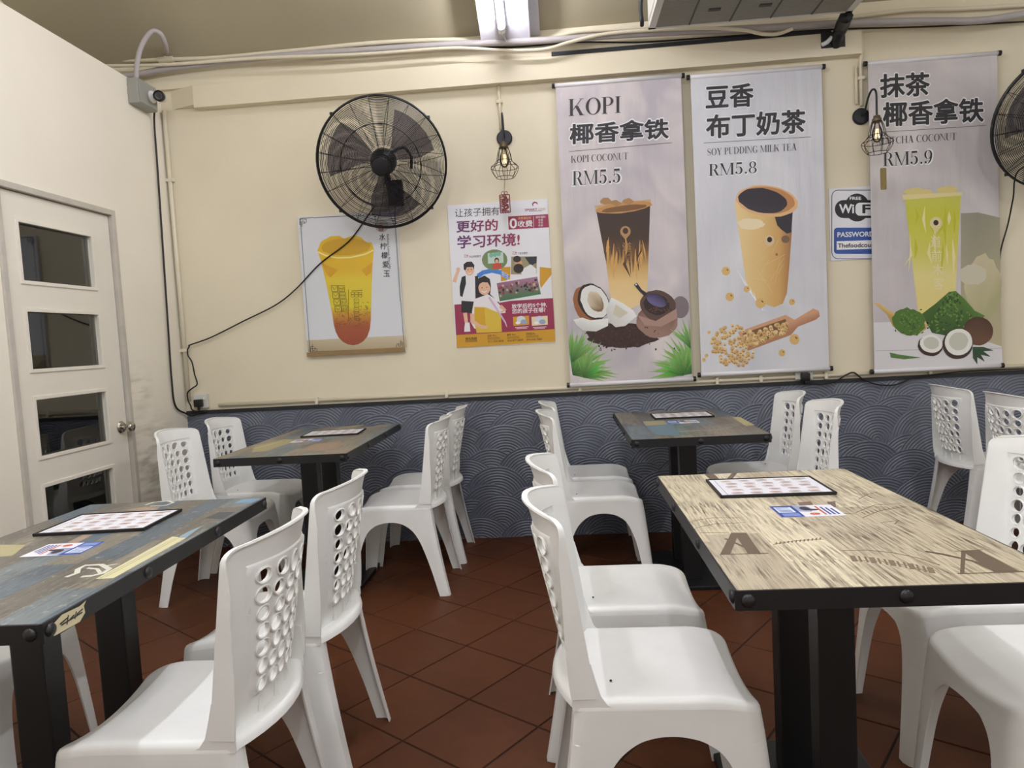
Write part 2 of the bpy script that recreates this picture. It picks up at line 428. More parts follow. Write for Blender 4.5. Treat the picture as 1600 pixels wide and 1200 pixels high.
# boxed-in run below it: ends left beside the partition and right above the second wall lamp
bx = thing('trim_2', 'cream boxed cable trunking below the wall ledge', 'trim', (0, WALL_Y, 2.66)); bx['kind'] = 'structure'
MB().box((-2.10, WALL_Y - 0.055, 2.672), (1.745, WALL_Y, 2.80), 0.002).build('trunking_body', 'wall_cream', bx, world_space=True)
MB().prism([(-2.262, WALL_Y), (-2.10, WALL_Y - 0.055), (-2.10, WALL_Y)], 2.69, 2.80, 'z').build('trunking_end', 'wall_cream', bx, world_space=True)
MB().box((0.03, WALL_Y - 0.06, 2.795), (1.58, WALL_Y - 0.028, 2.817)).build('trunking_slot_shade', 'dado_cap', bx, world_space=True)  # solid dark bar in place of the shade in the gap
MB().box((1.525, WALL_Y - 0.0575, 2.715), (1.655, WALL_Y - 0.05, 2.80)).build('trunking_opening_shade', 'dado_cap', bx, world_space=True)  # dark plate on the face, colour stands in for the shaded hole
# ---- sloping ceiling rising from the wall towards the room, flat beyond
SL = math.tan(math.radians(32)); CZ0 = 2.935
def ceil_z(y): return CZ0 + (WALL_Y - y) * SL
yk = 2.3
ce = MB().prism([(WALL_Y + 0.1, CZ0 - 0.1 * SL), (yk, ceil_z(yk)), (-2.0, ceil_z(yk)), (-2.0, ceil_z(yk) + 0.1), (yk, ceil_z(yk) + 0.1), (WALL_Y + 0.1, CZ0 + 0.06)], -2.95, FX1, 'x').build('ceiling', 'ceiling')
struct(ce, 'beige sloping ceiling above the back wall', 'ceiling')
# painted beam down the slope with the tube on it
def slope_pt(x, s, drop):    # s metres up the slope from the wall, drop metres below the ceiling surface
    a = math.radians(32)
    return Vector((x, WALL_Y - s * math.cos(a) - drop * math.sin(a), CZ0 + s * math.sin(a) - drop * math.cos(a)))
def slope_box(x0, x1, s0, s1, d0, d1):
    v = [slope_pt(x, s, d) for x in (x0, x1) for s in (s0, s1) for d in (d0, d1)]
    return v, [(0, 1, 3, 2), (4, 6, 7, 5), (0, 4, 5, 1), (2, 3, 7, 6), (0, 2, 6, 4), (1, 5, 7, 3)]
bw = MB().add(*slope_box(-0.365, -0.085, 0.055, 2.15, -0.03, 0.085)).build('trim_3', 'beam_white')
struct(bw, 'white painted beam running down the sloping ceiling behind the tube light', 'beam')
bw2 = MB().add(*slope_box(-0.0845, -0.03, 0.03, 2.15, -0.03, 0.03)).build('trim_4', 'beam_white'); struct(bw2, 'narrow grey-white rail along the right side of the ceiling beam', 'beam')
# ---- partition on the left with the door opening; open above its top
PT = 0.09; PX = WALL_X - PT; PZ = 2.77
DY0, DY1, DZT = 2.842, 3.622, 1.982       # door opening
pl = MB()
pl.box((PX, DY1, -0.004), (WALL_X, WALL_Y, PZ)); pl.box((PX, -2.0, -0.004), (WALL_X, DY0, PZ)); pl.box((PX, DY0, DZT), (WALL_X, DY1, PZ))
pl = pl.build('wall_left', 'wall_left'); struct(pl, 'pale cream partition wall with the glazed door, stopping short of the ceiling', 'wall')
wf = MB().box((-3.05, -2.0, -0.06), (-2.95, WALL_Y + 0.1, 4.3)).build('wall_far_left', 'wall_upper'); struct(wf, 'shaded wall seen over the top of the left partition', 'wall')
# ---- door
dr = thing('door_1', 'white door with four stacked glass panes and a round steel knob', 'door', (WALL_X, (DY0 + DY1) / 2, 0)); dr['kind'] = 'structure'
fr = MB(); fw = 0.016
fr.box((PX - 0.005, DY1 - fw, 0), (WALL_X + 0.012, DY1 + 0.012, DZT + 0.012), 0.003)
fr.box((PX - 0.005, DY0 - 0.012, 0), (WALL_X + 0.012, DY0 + fw, DZT + 0.012), 0.003)
fr.box((PX - 0.005, DY0 + fw, DZT - fw), (WALL_X + 0.012, DY1 - fw, DZT + 0.012), 0.003)
fr.build('door_frame', 'door_frame', dr, world_space=True)
a0, a1 = DY0 + fw + 0.004, DY1 - fw - 0.004; sx0, sx1 = WALL_X - 0.055, WALL_X - 0.012
PY0, PY1 = 2.963, 3.452
PZs = [(1.5747, 1.8371), (1.1816, 1.444), (0.7916, 1.052), (0.3975, 0.6569)]
sl = MB(); zt = DZT - fw - 0.004
sl.box((sx0, a0, 0.01), (sx1, PY0, zt)); sl.box((sx0, PY1, 0.01), (sx1, a1, zt))
edges = [zt] + [v for a, b in PZs for v in (b, a)] + [0.01]
for k in range(0, len(edges), 2): sl.box((sx0, PY0, edges[k + 1]), (sx1, PY1, edges[k]))
slab = sl.build('door_leaf', 'door_paint', dr, world_space=True)
for a, b in PZs:
    g = MB().box((sx0 + 0.016, PY0 - 0.004, a - 0.004), (sx0 + 0.022, PY1 + 0.004, b + 0.004)).build('glass_pane', 'pane_glass', dr, world_space=True)
    m = MB(); w = 0.013
    for q in (((sx1 - 0.006, PY0 - w, a - w), (sx1 + 0.006, PY0 + 0.004, b + w)), ((sx1 - 0.006, PY1 - 0.004, a - w), (sx1 + 0.006, PY1 + w, b + w)),
              ((sx1 - 0.006, PY0, a - w), (sx1 + 0.006, PY1, a + 0.004)), ((sx1 - 0.006, PY0, b - 0.004), (sx1 + 0.006, PY1, b + w))): m.box(*q, 0.002)
    m.build('pane_beading', 'door_paint', dr, world_space=True)
kn = MB(); ky, kz = 3.550, 0.850
Mk = Matrix.Translation((sx1, ky, kz)) @ Matrix.Rotation(math.pi / 2, 4, 'Y')
kn.lathe([(0.033, 0.0), (0.033, 0.004), (0.026, 0.012), (0.012, 0.014), (0.011, 0.032), (0.02, 0.036), (0.0275, 0.046), (0.0275, 0.058), (0.022, 0.068), (0.008, 0.071), (0.007, 0.066), (0.001, 0.066)], Mk, 28)
kn.build('door_knob', 'chrome', dr, angle=35, world_space=True)['label'] = 'round brushed steel knob'
for z in (0.35, 1.0, 1.65):
    MB().tube([(WALL_X - 0.004, DY0 + fw + 0.002, z - 0.045), (WALL_X - 0.004, DY0 + fw + 0.002, z + 0.045)], 0.007, 8).build('hinge', 'chrome', dr, world_space=True)
# ================================================================== CHAIRS
def sm(t): t = min(max(t, 0.0), 1.0); return t * t * (3 - 2 * t)
def in_poly(p, poly):
    x, y = p; c = False; j = len(poly) - 1
    for i in range(len(poly)):
        xi, yi = poly[i]; xj, yj = poly[j]
        if (yi > y) != (yj > y) and x < (xj - xi) * (y - yi) / (yj - yi) + xi: c = not c
        j = i
    return c
def triangulate(outline, holes, step, extra=()):
    """2D triangles of an outline with holes, with inner points every step."""
    V = []; E = []
    def loop(p):
        k = len(V); n = len(p); V.extend([Vector(q) for q in p]); E.extend([(k + i, k + (i + 1) % n) for i in range(n)])
    loop(outline)
    for q in holes: loop(q)
    for q in extra: loop(q)
    xs = [p[0] for p in outline]; ys = [p[1] for p in outline]
    hb = [(min(p[0] for p in q) - step * 0.25, max(p[0] for p in q) + step * 0.25, min(p[1] for p in q) - step * 0.25, max(p[1] for p in q) + step * 0.25) for q in holes]
    for gx in np.arange(min(xs) + step / 2, max(xs), step):
        for gy in np.arange(min(ys) + step / 2, max(ys), step):
            if in_poly((gx, gy), outline) and not any(a < gx < b and c < gy < d for a, b, c, d in hb): V.append(Vector((gx, gy)))
    ov, oe, of, *_ = delaunay_2d_cdt(V, E, [], 0, 1e-5)
    tris = []
    for t in of:
        c = sum((ov[i] for i in t), Vector((0, 0))) / 3
        if in_poly(c, outline) and not any(in_poly(c, q) for q in holes): tris.append(tuple(t))
    return [tuple(v) for v in ov], tris
def shell(verts, faces, t, flip=False):
    """Give a surface the thickness t behind its normals; close every open edge."""
    V = np.array(verts); n = len(V); N = np.zeros_like(V)
    for f in faces:
        a, b, c = V[f[0]], V[f[1]], V[f[2]]; k = np.cross(b - a, c - a)
        for i in f: N[i] += k
    N /= np.maximum(np.linalg.norm(N, axis=1, keepdims=True), 1e-9)
    if flip: N = -N
    W = V - N * t
    ff = [tuple(f) for f in faces] + [tuple(i + n for i in reversed(f)) for f in faces]
    cnt = {}
    for f in faces:
        for i in range(len(f)):
            e = (f[i], f[(i + 1) % len(f)]); cnt[e] = cnt.get(e, 0) + 1
    for (a, b) in list(cnt):
        if (b, a) not in cnt: ff.append((b, a, a + n, b + n))
    return [tuple(v) for v in V] + [tuple(v) for v in W], ff
SW = 0.190; XF = 0.345; XR = -0.052       # half width, front and rear of the seat plan
def half_plan():
    p = [(XR, 0.150), (XR, SW - 0.015)]
    for k in range(1, 6): a = k / 5 * math.pi / 2; p.append((XR + 0.015 - 0.015 * math.cos(a), SW - 0.015 + 0.015 * math.sin(a)))
    for x in np.linspace(XR + 0.03, XF - 0.045, 22): p.append((x, SW))
    for k in range(1, 9): a = k / 8 * math.pi / 2; p.append((XF - 0.04 + 0.04 * math.sin(a), SW - 0.04 + 0.04 * math.cos(a)))
    for y in np.linspace(SW - 0.05, 0, 9): p.append((XF, y))
    return p
HP = half_plan()
CS = np.concatenate([[0], np.cumsum([math.dist(HP[i], HP[i + 1]) for i in range(len(HP) - 1)])])
def plan(s): return float(np.interp(s, CS, [p[0] for p in HP])), float(np.interp(s, CS, [p[1] for p in HP]))
def s_of_x(x): return CS[6] + (x - (XR + 0.015))          # along the side
def s_of_y(y): return CS[-1] - y                          # along the front
def dip(x, y, z):    # waterfall front edge
    w = sm((x - 0.215) / 0.125)
    return z - 0.044 * w * w * (1 - 0.75 * min(1.0, abs(y) / SW) ** 2) * min(max((z - 0.35) / 0.07, 0), 1)
def body(s, z, side):
    x, y = plan(s); t = max(0.0, (0.42 - z) / 0.42)
    x2 = x + 0.042 * t * sm((x - 0.12) / 0.2) - 0.070 * t ** 1.25 * sm((0.10 - x) / 0.14)
    return (x2, side * (y + 0.014 * t * min(1, y / 0.1)), dip(x, y, z))
ZS = 0.345
def smooth2(ctrl, n=7): return [(q.x, q.y) for q in bez([Vector((a, b, 0)) for a, b in ctrl], n)]
_side = [(s_of_x(-0.010), 0.0), (s_of_x(-0.002), 0.12), (s_of_x(0.010), 0.21), (s_of_x(0.024), 0.27), (s_of_x(0.046), 0.315), (s_of_x(0.080), ZS), (s_of_x(0.115), 0.3575), (s_of_x(0.15), 0.361), (s_of_x(0.185), 0.3575), (s_of_x(0.220), ZS), (s_of_x(0.252), 0.316), (s_of_x(0.274), 0.26), (s_of_x(0.288), 0.18), (s_of_x(0.300), 0.0)]
_front = [(s_of_y(0.136), 0.0), (s_of_y(0.128), 0.15), (s_of_y(0.118), 0.25), (s_of_y(0.102), 0.312), (s_of_y(0.072), ZS), (s_of_y(0.035), 0.358), (s_of_y(0.0), 0.362), (s_of_y(-0.035), 0.358)]
SS, FS = smooth2(_side), smooth2(_front)
rear_leg = [(0.012, 0.0)] + SS[:36] + [(0.0, ZS), (0.006, 0.15)]
front_leg = [SS[-1]] + FS[:29] + SS[63:-1]
apron = [(0.0, ZS)] + SS[35:64] + FS[28:43] + [(CS[-1], 0.418), (0.0, 0.418)]
def dense(poly, d=0.018):
    out = []
    for i in range(len(poly)):
        a, b = poly[i], poly[(i + 1) % len(poly)]; n = max(1, int(math.dist(a, b) / d))
        out += [(a[0] + (b[0] - a[0]) * k / n, a[1] + (b[1] - a[1]) * k / n) for k in range(n)]
    return out
def body_part(poly, side):
    v2, tr = triangulate(dense(poly), [], 0.014)
    v3 = [body(a, b, side) for a, b in v2]
    # outward normals: half plan runs rear -> side -> front on +y
    fs = [t for t in tr] if side < 0 else [tuple(reversed(t)) for t in tr]
    return shell(v3, fs, 0.0045)
LEG_ME = {}
for side in (1, -1):
    for nm, poly in (('rear', rear_leg), ('front', front_leg)):
        v, f = body_part(poly, side); LEG_ME[nm, side] = mesh('leg', v, f, 'plastic_white', flat_angle=40)
seat = MB()
for side in (1, -1): seat.add(*body_part(apron, side))
# seat top: rings shrinking to the middle
full = [p for p in HP[1:]] + [(p[0], -p[1]) for p in reversed(HP[1:-1])]
full += [(XR - 0.045 * (1 - (y / 0.175) ** 2), y) for y in np.linspace(-0.15, 0.15, 9)]
cx, cy = 0.14, 0.0; rings = []
def inset(p, d):
    v = Vector((p[0] - cx, p[1] - cy)); return (p[0] - v.x / max(abs(v.x), abs(v.y), 1e-6) * d * min(1, abs(v.x) / 0.12), p[1] - v.y / max(abs(v.y), 1e-6) * d * min(1, abs(v.y) / 0.12))
prof = [(0.0, 0.418), (0.0015, 0.428), (0.005, 0.4355), (0.011, 0.4392), (0.018, 0.440)]
for d, z in prof: rings.append([(*inset(p, d), z) for p in full])
for k in (0.86, 0.7, 0.5, 0.3, 0.12): rings.append([(cx + (inset(p, 0.018)[0] - cx) * k, cy + (inset(p, 0.018)[1] - cy) * k, 0.440 - 0.009 * (1 - k) ** 0.7) for p in full])
n = len(full); sv = [q for r in rings for q in r]; sf = []
for i in range(len(rings) - 1):
    for k in range(n): sf.append((i * n + k, i * n + (k + 1) % n, (i + 1) * n + (k + 1) % n, (i + 1) * n + k))
sf.append(tuple((len(rings) - 1) * n + k for k in range(n)))
sv = [(x, y, dip(x, y, z)) for x, y, z in sv]
# orientation: make it face up
a, b, c = (np.array(sv[i]) for i in sf[4 * n][:3])
if np.cross(b - a, c - a)[2] < 0: sf = [tuple(reversed(f)) for f in sf]
seat.add(*shell(sv, sf, 0.004))
SEAT_ME = mesh('seat', seat.v, seat.f, 'plastic_white', flat_angle=50)
DRAIN_ME = mesh('drain_hole_shade', *(lambda m: (m.v, m.f))(MB().lathe([(0.0028, -0.002), (0.0028, 0.0005)], Matrix.Translation((0.035, -0.10, 0.4392)), 10)), 'drain')  # dark disc gives the shade of the drain hole, seat is not pierced
# backrest
def xfr(z): return 0.0 - 0.047 * ((z - 0.44) / 0.38) if z > 0.44 else 0.0
def back_x(y, z):
    u = min(1.0, abs(y) / 0.188); d = 0.048 + 0.034 * max(0, (z - 0.44) / 0.40)
    x = xfr(z) - d * (1 - u ** 2.2)
    if z > 0.79: x -= 0.006 * ((z - 0.79) / 0.055) ** 2
    return x
ol = []
for y in np.linspace(-0.186, 0.186, 15): ol.append((y, 0.412 + 0.032 * (y / 0.186) ** 2))
for z in np.linspace(0.47, 0.785, 12): ol.append((0.186 - 0.004 * (z - 0.47) / 0.3, z))
for k in range(1, 6): a = k / 6 * math.pi / 2; ol.append((0.158 + 0.024 * math.cos(a), 0.795 + 0.026 * math.sin(a)))
for y in np.linspace(0.145, -0.145, 11): ol.append((y, 0.823 + 0.013 * (1 - (y / 0.145) ** 2)))
for k in range(1, 6): a = math.pi / 2 + k / 6 * math.pi / 2; ol.append((-0.158 + 0.024 * math.cos(a), 0.795 + 0.026 * math.sin(a)))
for z in np.linspace(0.785, 0.47, 12): ol.append((-0.186 + 0.004 * (z - 0.47) / 0.3, z))
def trap(g): return [(-0.142 + g, 0.780 - g), (-0.106 + g, 0.486 + g), (0.106 - g, 0.486 + g), (0.142 - g, 0.780 - g)]
def ellipse(cx_, cz_, rx, rz, rot, n=18):
    return [(cx_ + rx * math.cos(t) * math.cos(rot) - rz * math.sin(t) * math.sin(rot), cz_ + rx * math.cos(t) * math.sin(rot) + rz * math.sin(t) * math.cos(rot)) for t in np.linspace(0, 2 * math.pi, n, endpoint=False)]
HOLES = []
hr = np.random.default_rng(21)
for r in range(7):
    z = 0.748 - r * 0.0402; half = 0.133 - 0.035 * r / 6; cnt = 5; cell = 2 * half / cnt
    for k in range(cnt):
        y = -half + cell * (k + 0.5) + (0.005 if r % 2 else -0.005) * (1 if 0 < k < 4 else 0)
        big = (r + 2 * k) % 3 == 0
        rx = cell * (0.41 if big else 0.335) * hr.uniform(0.92, 1.0); rz = (0.0172 if big else 0.0150) * hr.uniform(0.92, 1.0)
        rot = (k - 2) * 0.18 + hr.normal(0, 0.18); zz = z + hr.normal(0, 0.0012)
        if (r, k) == (0, 2): rx, rz, rot, zz = 0.0150, 0.0225, 0.05, 0.744
        if (r, k) == (1, 2): rx, rz, rot, zz = 0.0150, 0.0125, 0.2, 0.702
        HOLES.append((y, zz, rx, rz, rot))
hl = [ellipse(*q) for q in HOLES]
T0, T1_ = trap(0.0), trap(0.004)
v2, tr = triangulate(ol, hl, 0.016, extra=[dense(T0, 0.02), dense(T1_, 0.02)])
v3 = [(back_x(y, z) - (0.004 if in_poly((y, z), trap(0.0035)) else 0.0), y, z) for y, z in v2]
a, b, c = (np.array(v3[i]) for i in tr[0])
if np.cross(b - a, c - a)[0] < 0: tr = [tuple(reversed(t)) for t in tr]
backm = MB(); backm.add(*shell(v3, tr, 0.0045))
# flange turned back round the sides and the top
fl_pts = ol[14:] + [ol[0]]
fp = []
for (y, z) in fl_pts:
    x0 = back_x(y, z)
    w = 0.052 - 0.030 * sm((z - 0.44) / 0.36)
    if z > 0.80: w = 0.013
    elif z > 0.74: w = 0.022 - 0.009 * sm((z - 0.74) / 0.06)
    s_ = 1 + 0.012 if abs(y) > 0.15 else 1.0
    fp.append(((x0, y, z), (x0 - w, y * s_, z + (0.003 if z > 0.80 else 0))))
fv = [p for q in fp for p in q]; fff = [(2 * i, 2 * i + 1, 2 * i + 3, 2 * i + 2) for i in range(len(fp) - 1)]
backm.add(*shell(fv, [tuple(reversed(q)) for q in fff], 0.0045))
# side webs joining flange to seat and rear leg
for side in (1, -1):
    web = [(0.046, 0.418), (0.022, 0.430), (0.009, 0.448), (0.002, 0.472), (xfr(0.52), 0.52), (-0.052, 0.52), (-0.052, 0.44), (XR, 0.418)]
    nwb = len(web); wv = [(x, side * (SW - 0.001), z) for x, z in web] + [(x, side * (SW - 0.006), z) for x, z in web]
    backm.add(wv, [tuple(range(nwb)), tuple(reversed(range(nwb, 2 * nwb)))] + [(i, (i + 1) % nwb, (i + 1) % nwb + nwb, i + nwb) for i in range(nwb)])
# raised rims round the holes on both faces
for (y, z, rx, rz, rot) in HOLES:
    for off in (-0.0105, -0.0040):
        pts = [(back_x(a_, b_) + off, a_, b_) for a_, b_ in ellipse(y, z, rx + 0.0022, rz + 0.0022, rot, 16)]
        backm.tube(pts, 0.0026, 5, closed=True)
# stiffening ribs below the pattern, on the rear
for y in (-0.07, 0.0, 0.07):
    vv_ = [(back_x(y, z) - 0.004 - d, y + e, z) for z in (0.425, 0.475) for d in (0, 0.012 if z < 0.45 else 0.004) for e in (-0.002, 0.002)]
    backm.add(vv_, [(0, 1, 3, 2), (4, 6, 7, 5), (0, 4, 5, 1), (2, 3, 7, 6), (0, 2, 6, 4), (1, 5, 7, 3)])
BACK_ME = mesh('backrest', backm.v, backm.f, 'plastic_white', flat_angle=42)
def chair_at(x, y, rz, label, group):
    t = thing('plastic_chair', label, 'chair', (x, y, 0), rz, group)
    link('seat', SEAT_ME, t); link('backrest', BACK_ME, t)
    for side in (1, -1):
        link('leg', LEG_ME['rear', side], t); link('leg', LEG_ME['front', side], t)
    link('drain_hole_shade', DRAIN_ME, t)
    return t
PI = math.pi
G = 'white plastic chairs with perforated backs'
CHAIRS = [
 (0.038, 1.625, 0.0, 'white plastic chair nearest the camera on the left side of the beige lettered table'),
 (0.022, 2.125, 0.0, 'white plastic chair farther back on the left side of the beige lettered table'),
 (1.205, 1.585, PI, 'white plastic chair cut off at right, near end of the beige lettered table'),
 (1.255, 2.075, PI, 'white plastic chair at the far right corner of the beige lettered table'),
 (-0.735, 1.490, PI, 'largest white plastic chair, its back to us, near end of the blue plank table'),
 (-0.730, 1.975, PI, 'white plastic chair, its back to us, far end of the blue plank table'),
 (-1.905, 1.36, 0.0, 'white plastic chair mostly hidden beyond the near left end of the blue plank table'),
 (-1.905, 1.88, 0.0, 'white plastic chair seen only under the blue plank table, beside the door'),
 (-1.885, 3.400, 0.0, 'white plastic chair beside the door knob, left of the back left table'),
 (-1.885, 3.890, 0.0, 'white plastic chair in the back left corner under the wall socket'),
 (-0.705, 3.445, PI, 'white plastic chair seen side-on at the right of the back left table, nearer one'),
 (-0.690, 3.915, PI, 'white plastic chair against the grey wall at the right of the back left table'),
 (0.005, 3.470, 0.0, 'white plastic chair on the left of the back right table, nearer of the pair'),
 (0.005, 3.940, 0.0, 'white plastic chair on the left of the back right table, by the grey wall'),
 (1.125, 3.335, PI, 'white plastic chair right of the back right table, nearer of the pair'),
 (1.125, 3.830, PI, 'white plastic chair right of the back right table, under the soy milk banner'),
 (2.085, 3.830, 0.0, 'white plastic chair seen from behind under the matcha banner'),
 (2.085, 3.335, 0.0, 'white plastic chair seen from behind at the right edge, below the second fan'),
]
for x, y, rz, lb in CHAIRS: chair_at(x, y, rz, lb, G)

# ================================================================== TABLES
TZ, TW, TL, BAND = 0.75, 0.575, 1.0, 0.036
DK = 0.0
def quad_patch(mb, pts, z): mb.add([(p[0], p[1], z) for p in pts], [tuple(range(len(pts)))])
def make_table(label, loc, planks, tw=TW, tl=TL, rz=0.0):
    t = thing('dining_table', label, 'table', (loc[0], loc[1], 0), rz, 'pedestal tables with riveted black edges')
    hx, hy = tw / 2, tl / 2
    MB().box((-hx + 0.004, -hy + 0.004, TZ - 0.03), (hx - 0.004, hy - 0.004, TZ)).build('table_top', planks, t)
    e = MB(); w = 0.0055
    c = 0.0045
    outer = [(-hx + c, -hy), (hx - c, -hy), (hx, -hy + c), (hx, hy - c), (hx - c, hy), (-hx + c, hy), (-hx, hy - c), (-hx, -hy + c)]
    inner = [(p[0] * (1 - w / hx), p[1] * (1 - w / hy)) for p in outer]
    n = 8; v = [(*p, z) for z in (TZ - BAND, TZ - 0.0005) for p in outer] + [(*p, z) for z in (TZ - BAND, TZ - 0.0005) for p in inner]
    f = []
    for i in range(n):
        j = (i + 1) % n
        f += [(i, j, n + j, n + i), (2 * n + j, 2 * n + i, 3 * n + i, 3 * n + j), (n + i, n + j, 3 * n + j, 3 * n + i), (j, i, 2 * n + i, 2 * n + j)]
    e.add(v, f).build('edge_band', 'black_metal', t)
    zc = TZ - BAND / 2
    dome = [(0.0125, 0.0), (0.0125, 0.001), (0.011, 0.004), (0.007, 0.0062), (0.002, 0.007)]
    def stud(M): MB().lathe(dome, M, 14).build('stud', 'stud', t, angle=60)
    for yy in (-hy + 0.022, -hy / 3 - 0.0, hy / 3, hy - 0.022):
        for sgn in (-1, 1):
            stud(Matrix.Translation((sgn * hx, yy, zc)) @ Matrix.Rotation(sgn * math.pi / 2, 4, 'Y'))
    for xx in (-hx + 0.022, 0.0, hx - 0.022):
        for sgn in (-1, 1):
            stud(Matrix.Translation((xx, sgn * hy, zc)) @ Matrix.Rotation(-sgn * math.pi / 2, 4, 'X'))
    MB().box((-0.17, -0.27, TZ - 0.042), (0.17, 0.27, TZ - 0.03)).build('mounting_plate', 'black_metal', t)
    for yy in (-0.15, 0.14):
        MB().box((-0.04, yy - 0.03, 0.02), (0.04, yy + 0.03, TZ - 0.042), 0.004).build('leg', 'black_metal', t)
    MB().box((-0.20, -0.27, 0.0), (0.20, 0.27, 0.022), 0.006).build('base_plate', 'black_metal', t)
    return t
T1 = make_table('beige plank-print table with large printed letters, nearest at right', (0.5665, 1.717), 'planks_beige', 0.574, 1.0)
T3 = make_table('blue and brown plank-print table nearest at left, torn sticker on its edge', (-1.235, 1.64), 'planks_patch', 0.58, 0.985, math.radians(0.6))
TL_ = make_table('blue and brown plank-print table in the back left corner', (-1.245, 3.47), 'planks_patch2', 0.60, 1.03)
TR_ = make_table('dark patchwork plank-print table against the back wall, under the first two banners', (0.567, 3.49), 'planks_patch3', 0.58, 1.02)
# ================================================================== LIGHTS OF THE ROOM, WITH UNSEEN ONES ADDED
def tube_lamp(p0, p1, up, label, tm='tube'):
    """Fluorescent batten: white body behind, end holders, glowing tube."""
    p0, p1, up = Vector(p0), Vector(p1), Vector(up).normalized()
    d = (p1 - p0).normalized(); sd = d.cross(up).normalized()
    t = thing('tube_light', label, 'light', p0, 0, 'fluorescent tube lights')
    b = MB(); v = []
    for q in (p0 - d * 0.03, p1 + d * 0.03):
        for a, c in ((-0.02, 0.028), (0.02, 0.028), (0.028, 0.062), (-0.028, 0.062)): v.append(q + sd * a + up * c)
    b.add(v, [(0, 1, 2, 3), (7, 6, 5, 4), (0, 4, 5, 1), (1, 5, 6, 2), (2, 6, 7, 3), (3, 7, 4, 0)]).build('batten', 'beam_white', t, world_space=True)
    for q, s in ((p0, 1), (p1, -1)):
        MB().tube([q - d * 0.028 * s, q], 0.019, 10).build('lamp_holder', 'white_plastic2', t, world_space=True)
        hf = [q - d * (0.018 * s) + sd * a + d * b_ + up * c_ for a in (-0.01, 0.01) for b_ in (-0.012, 0.012) for c_ in (0.0, 0.034)]
        MB().add(hf, [(0, 1, 3, 2), (4, 6, 7, 5), (0, 4, 5, 1), (2, 3, 7, 6), (0, 2, 6, 4), (1, 5, 7, 3)]).build('holder_foot', 'white_plastic2', t, world_space=True)
    MB().tube([p0, p1], 0.013, 10).build('tube', tm, t, world_space=True)
    return t
an = math.radians(32); nrm = (0, math.sin(an), math.cos(an))
l1 = tube_lamp(slope_pt(-0.238, 0.178, 0.148), slope_pt(-0.238, 1.378, 0.148), nrm, 'glowing tube light mounted along the white ceiling beam', 'tube_dim')
MB().tube(bez([slope_pt(-0.238, 0.150, 0.12), slope_pt(-0.236, 0.12, 0.10), slope_pt(-0.232, 0.08, 0.098), slope_pt(-0.22, 0.05, 0.098)], 6), 0.007, 6).build('supply_cable', 'conduit_grey', l1, world_space=True)
for i, (x, y0, y1, z, lb) in enumerate(LAMPS):
    tube_lamp((x, y0, z), (x, y1, z), (0, 0, 1), lb)

# ================================================================== CONDUITS, CABLES, SOCKETS
def wpts(px, dy=0.02): return [on_y(a, b, WALL_Y - dy) for a, b in px]
def pipe(name, pts, r, m, label, cat='pipe', n=8, saddles=None, group=None):
    t = tag(MB().tube(pts, r, n).build(name, m, None, smooth=True), label, cat, group)
    for s in saddles or []:
        k = MB(); d = s[1]; p = Vector(s[0])
        if d == 'z': k.box((p.x - r * 1.9, p.y - r * 1.15, p.z - 0.009), (p.x + r * 1.9, p.y + r * 1.0, p.z + 0.009), 0.002)
        else: k.box((p.x - 0.009, p.y - r * 1.15, p.z - r * 1.9), (p.x + 0.009, p.y + r * 1.0, p.z + r * 1.9), 0.002)
        k.build('pipe_saddle', m, t)
    return t
c0 = on_y(254, 165, WALL_Y - 0.013); c1 = on_y(297, 625, WALL_Y - 0.013); cxm = (c0.x + c1.x) / 2
pipe('conduit_pipe', [(cxm, WALL_Y - 0.014, 2.68), (cxm, WALL_Y - 0.014, 0.93)], 0.0125, 'conduit', 'cream conduit running down the left corner of the back wall', saddles=[((cxm, WALL_Y - 0.014, 2.27), 'z'), ((cxm, WALL_Y - 0.014, 1.24), 'z')])
pipe('conduit_pipe', [(-2.12, WALL_Y - 0.012, 0.893), (2.9, WALL_Y - 0.012, 0.889)], 0.011, 'conduit', 'cream conduit lying along the top of the grey dado', saddles=[((x, WALL_Y - 0.012, 0.8905), 'x') for x in (-1.5, -0.7, 0.1, 0.9, 1.15, 1.52, 2.1)])
lx = -0.285
pipe('conduit_pipe', [(lx, WALL_Y - 0.012, 2.672), (lx, WALL_Y - 0.012, 2.42)], 0.009, 'conduit', 'short cream conduit dropping to the cage lamp above the school poster', saddles=[((lx, WALL_Y - 0.012, 2.58), 'z')])
pipe('conduit_pipe', [(1.752, WALL_Y - 0.035, 2.80), (1.752, WALL_Y - 0.035, 2.70), (1.752, WALL_Y - 0.014, 2.64), (1.752, WALL_Y - 0.014, 2.40)], 0.0095, 'conduit', 'cream conduit dropping to the cage lamp beside the matcha banner', saddles=[((1.752, WALL_Y - 0.014, 2.55), 'z')])
pipe('conduit_pipe', [(1.727, WALL_Y - 0.012, 2.62), (1.727, WALL_Y - 0.012, 2.41)], 0.008, 'conduit', 'thinner cream conduit behind the drop to the right cage lamp')
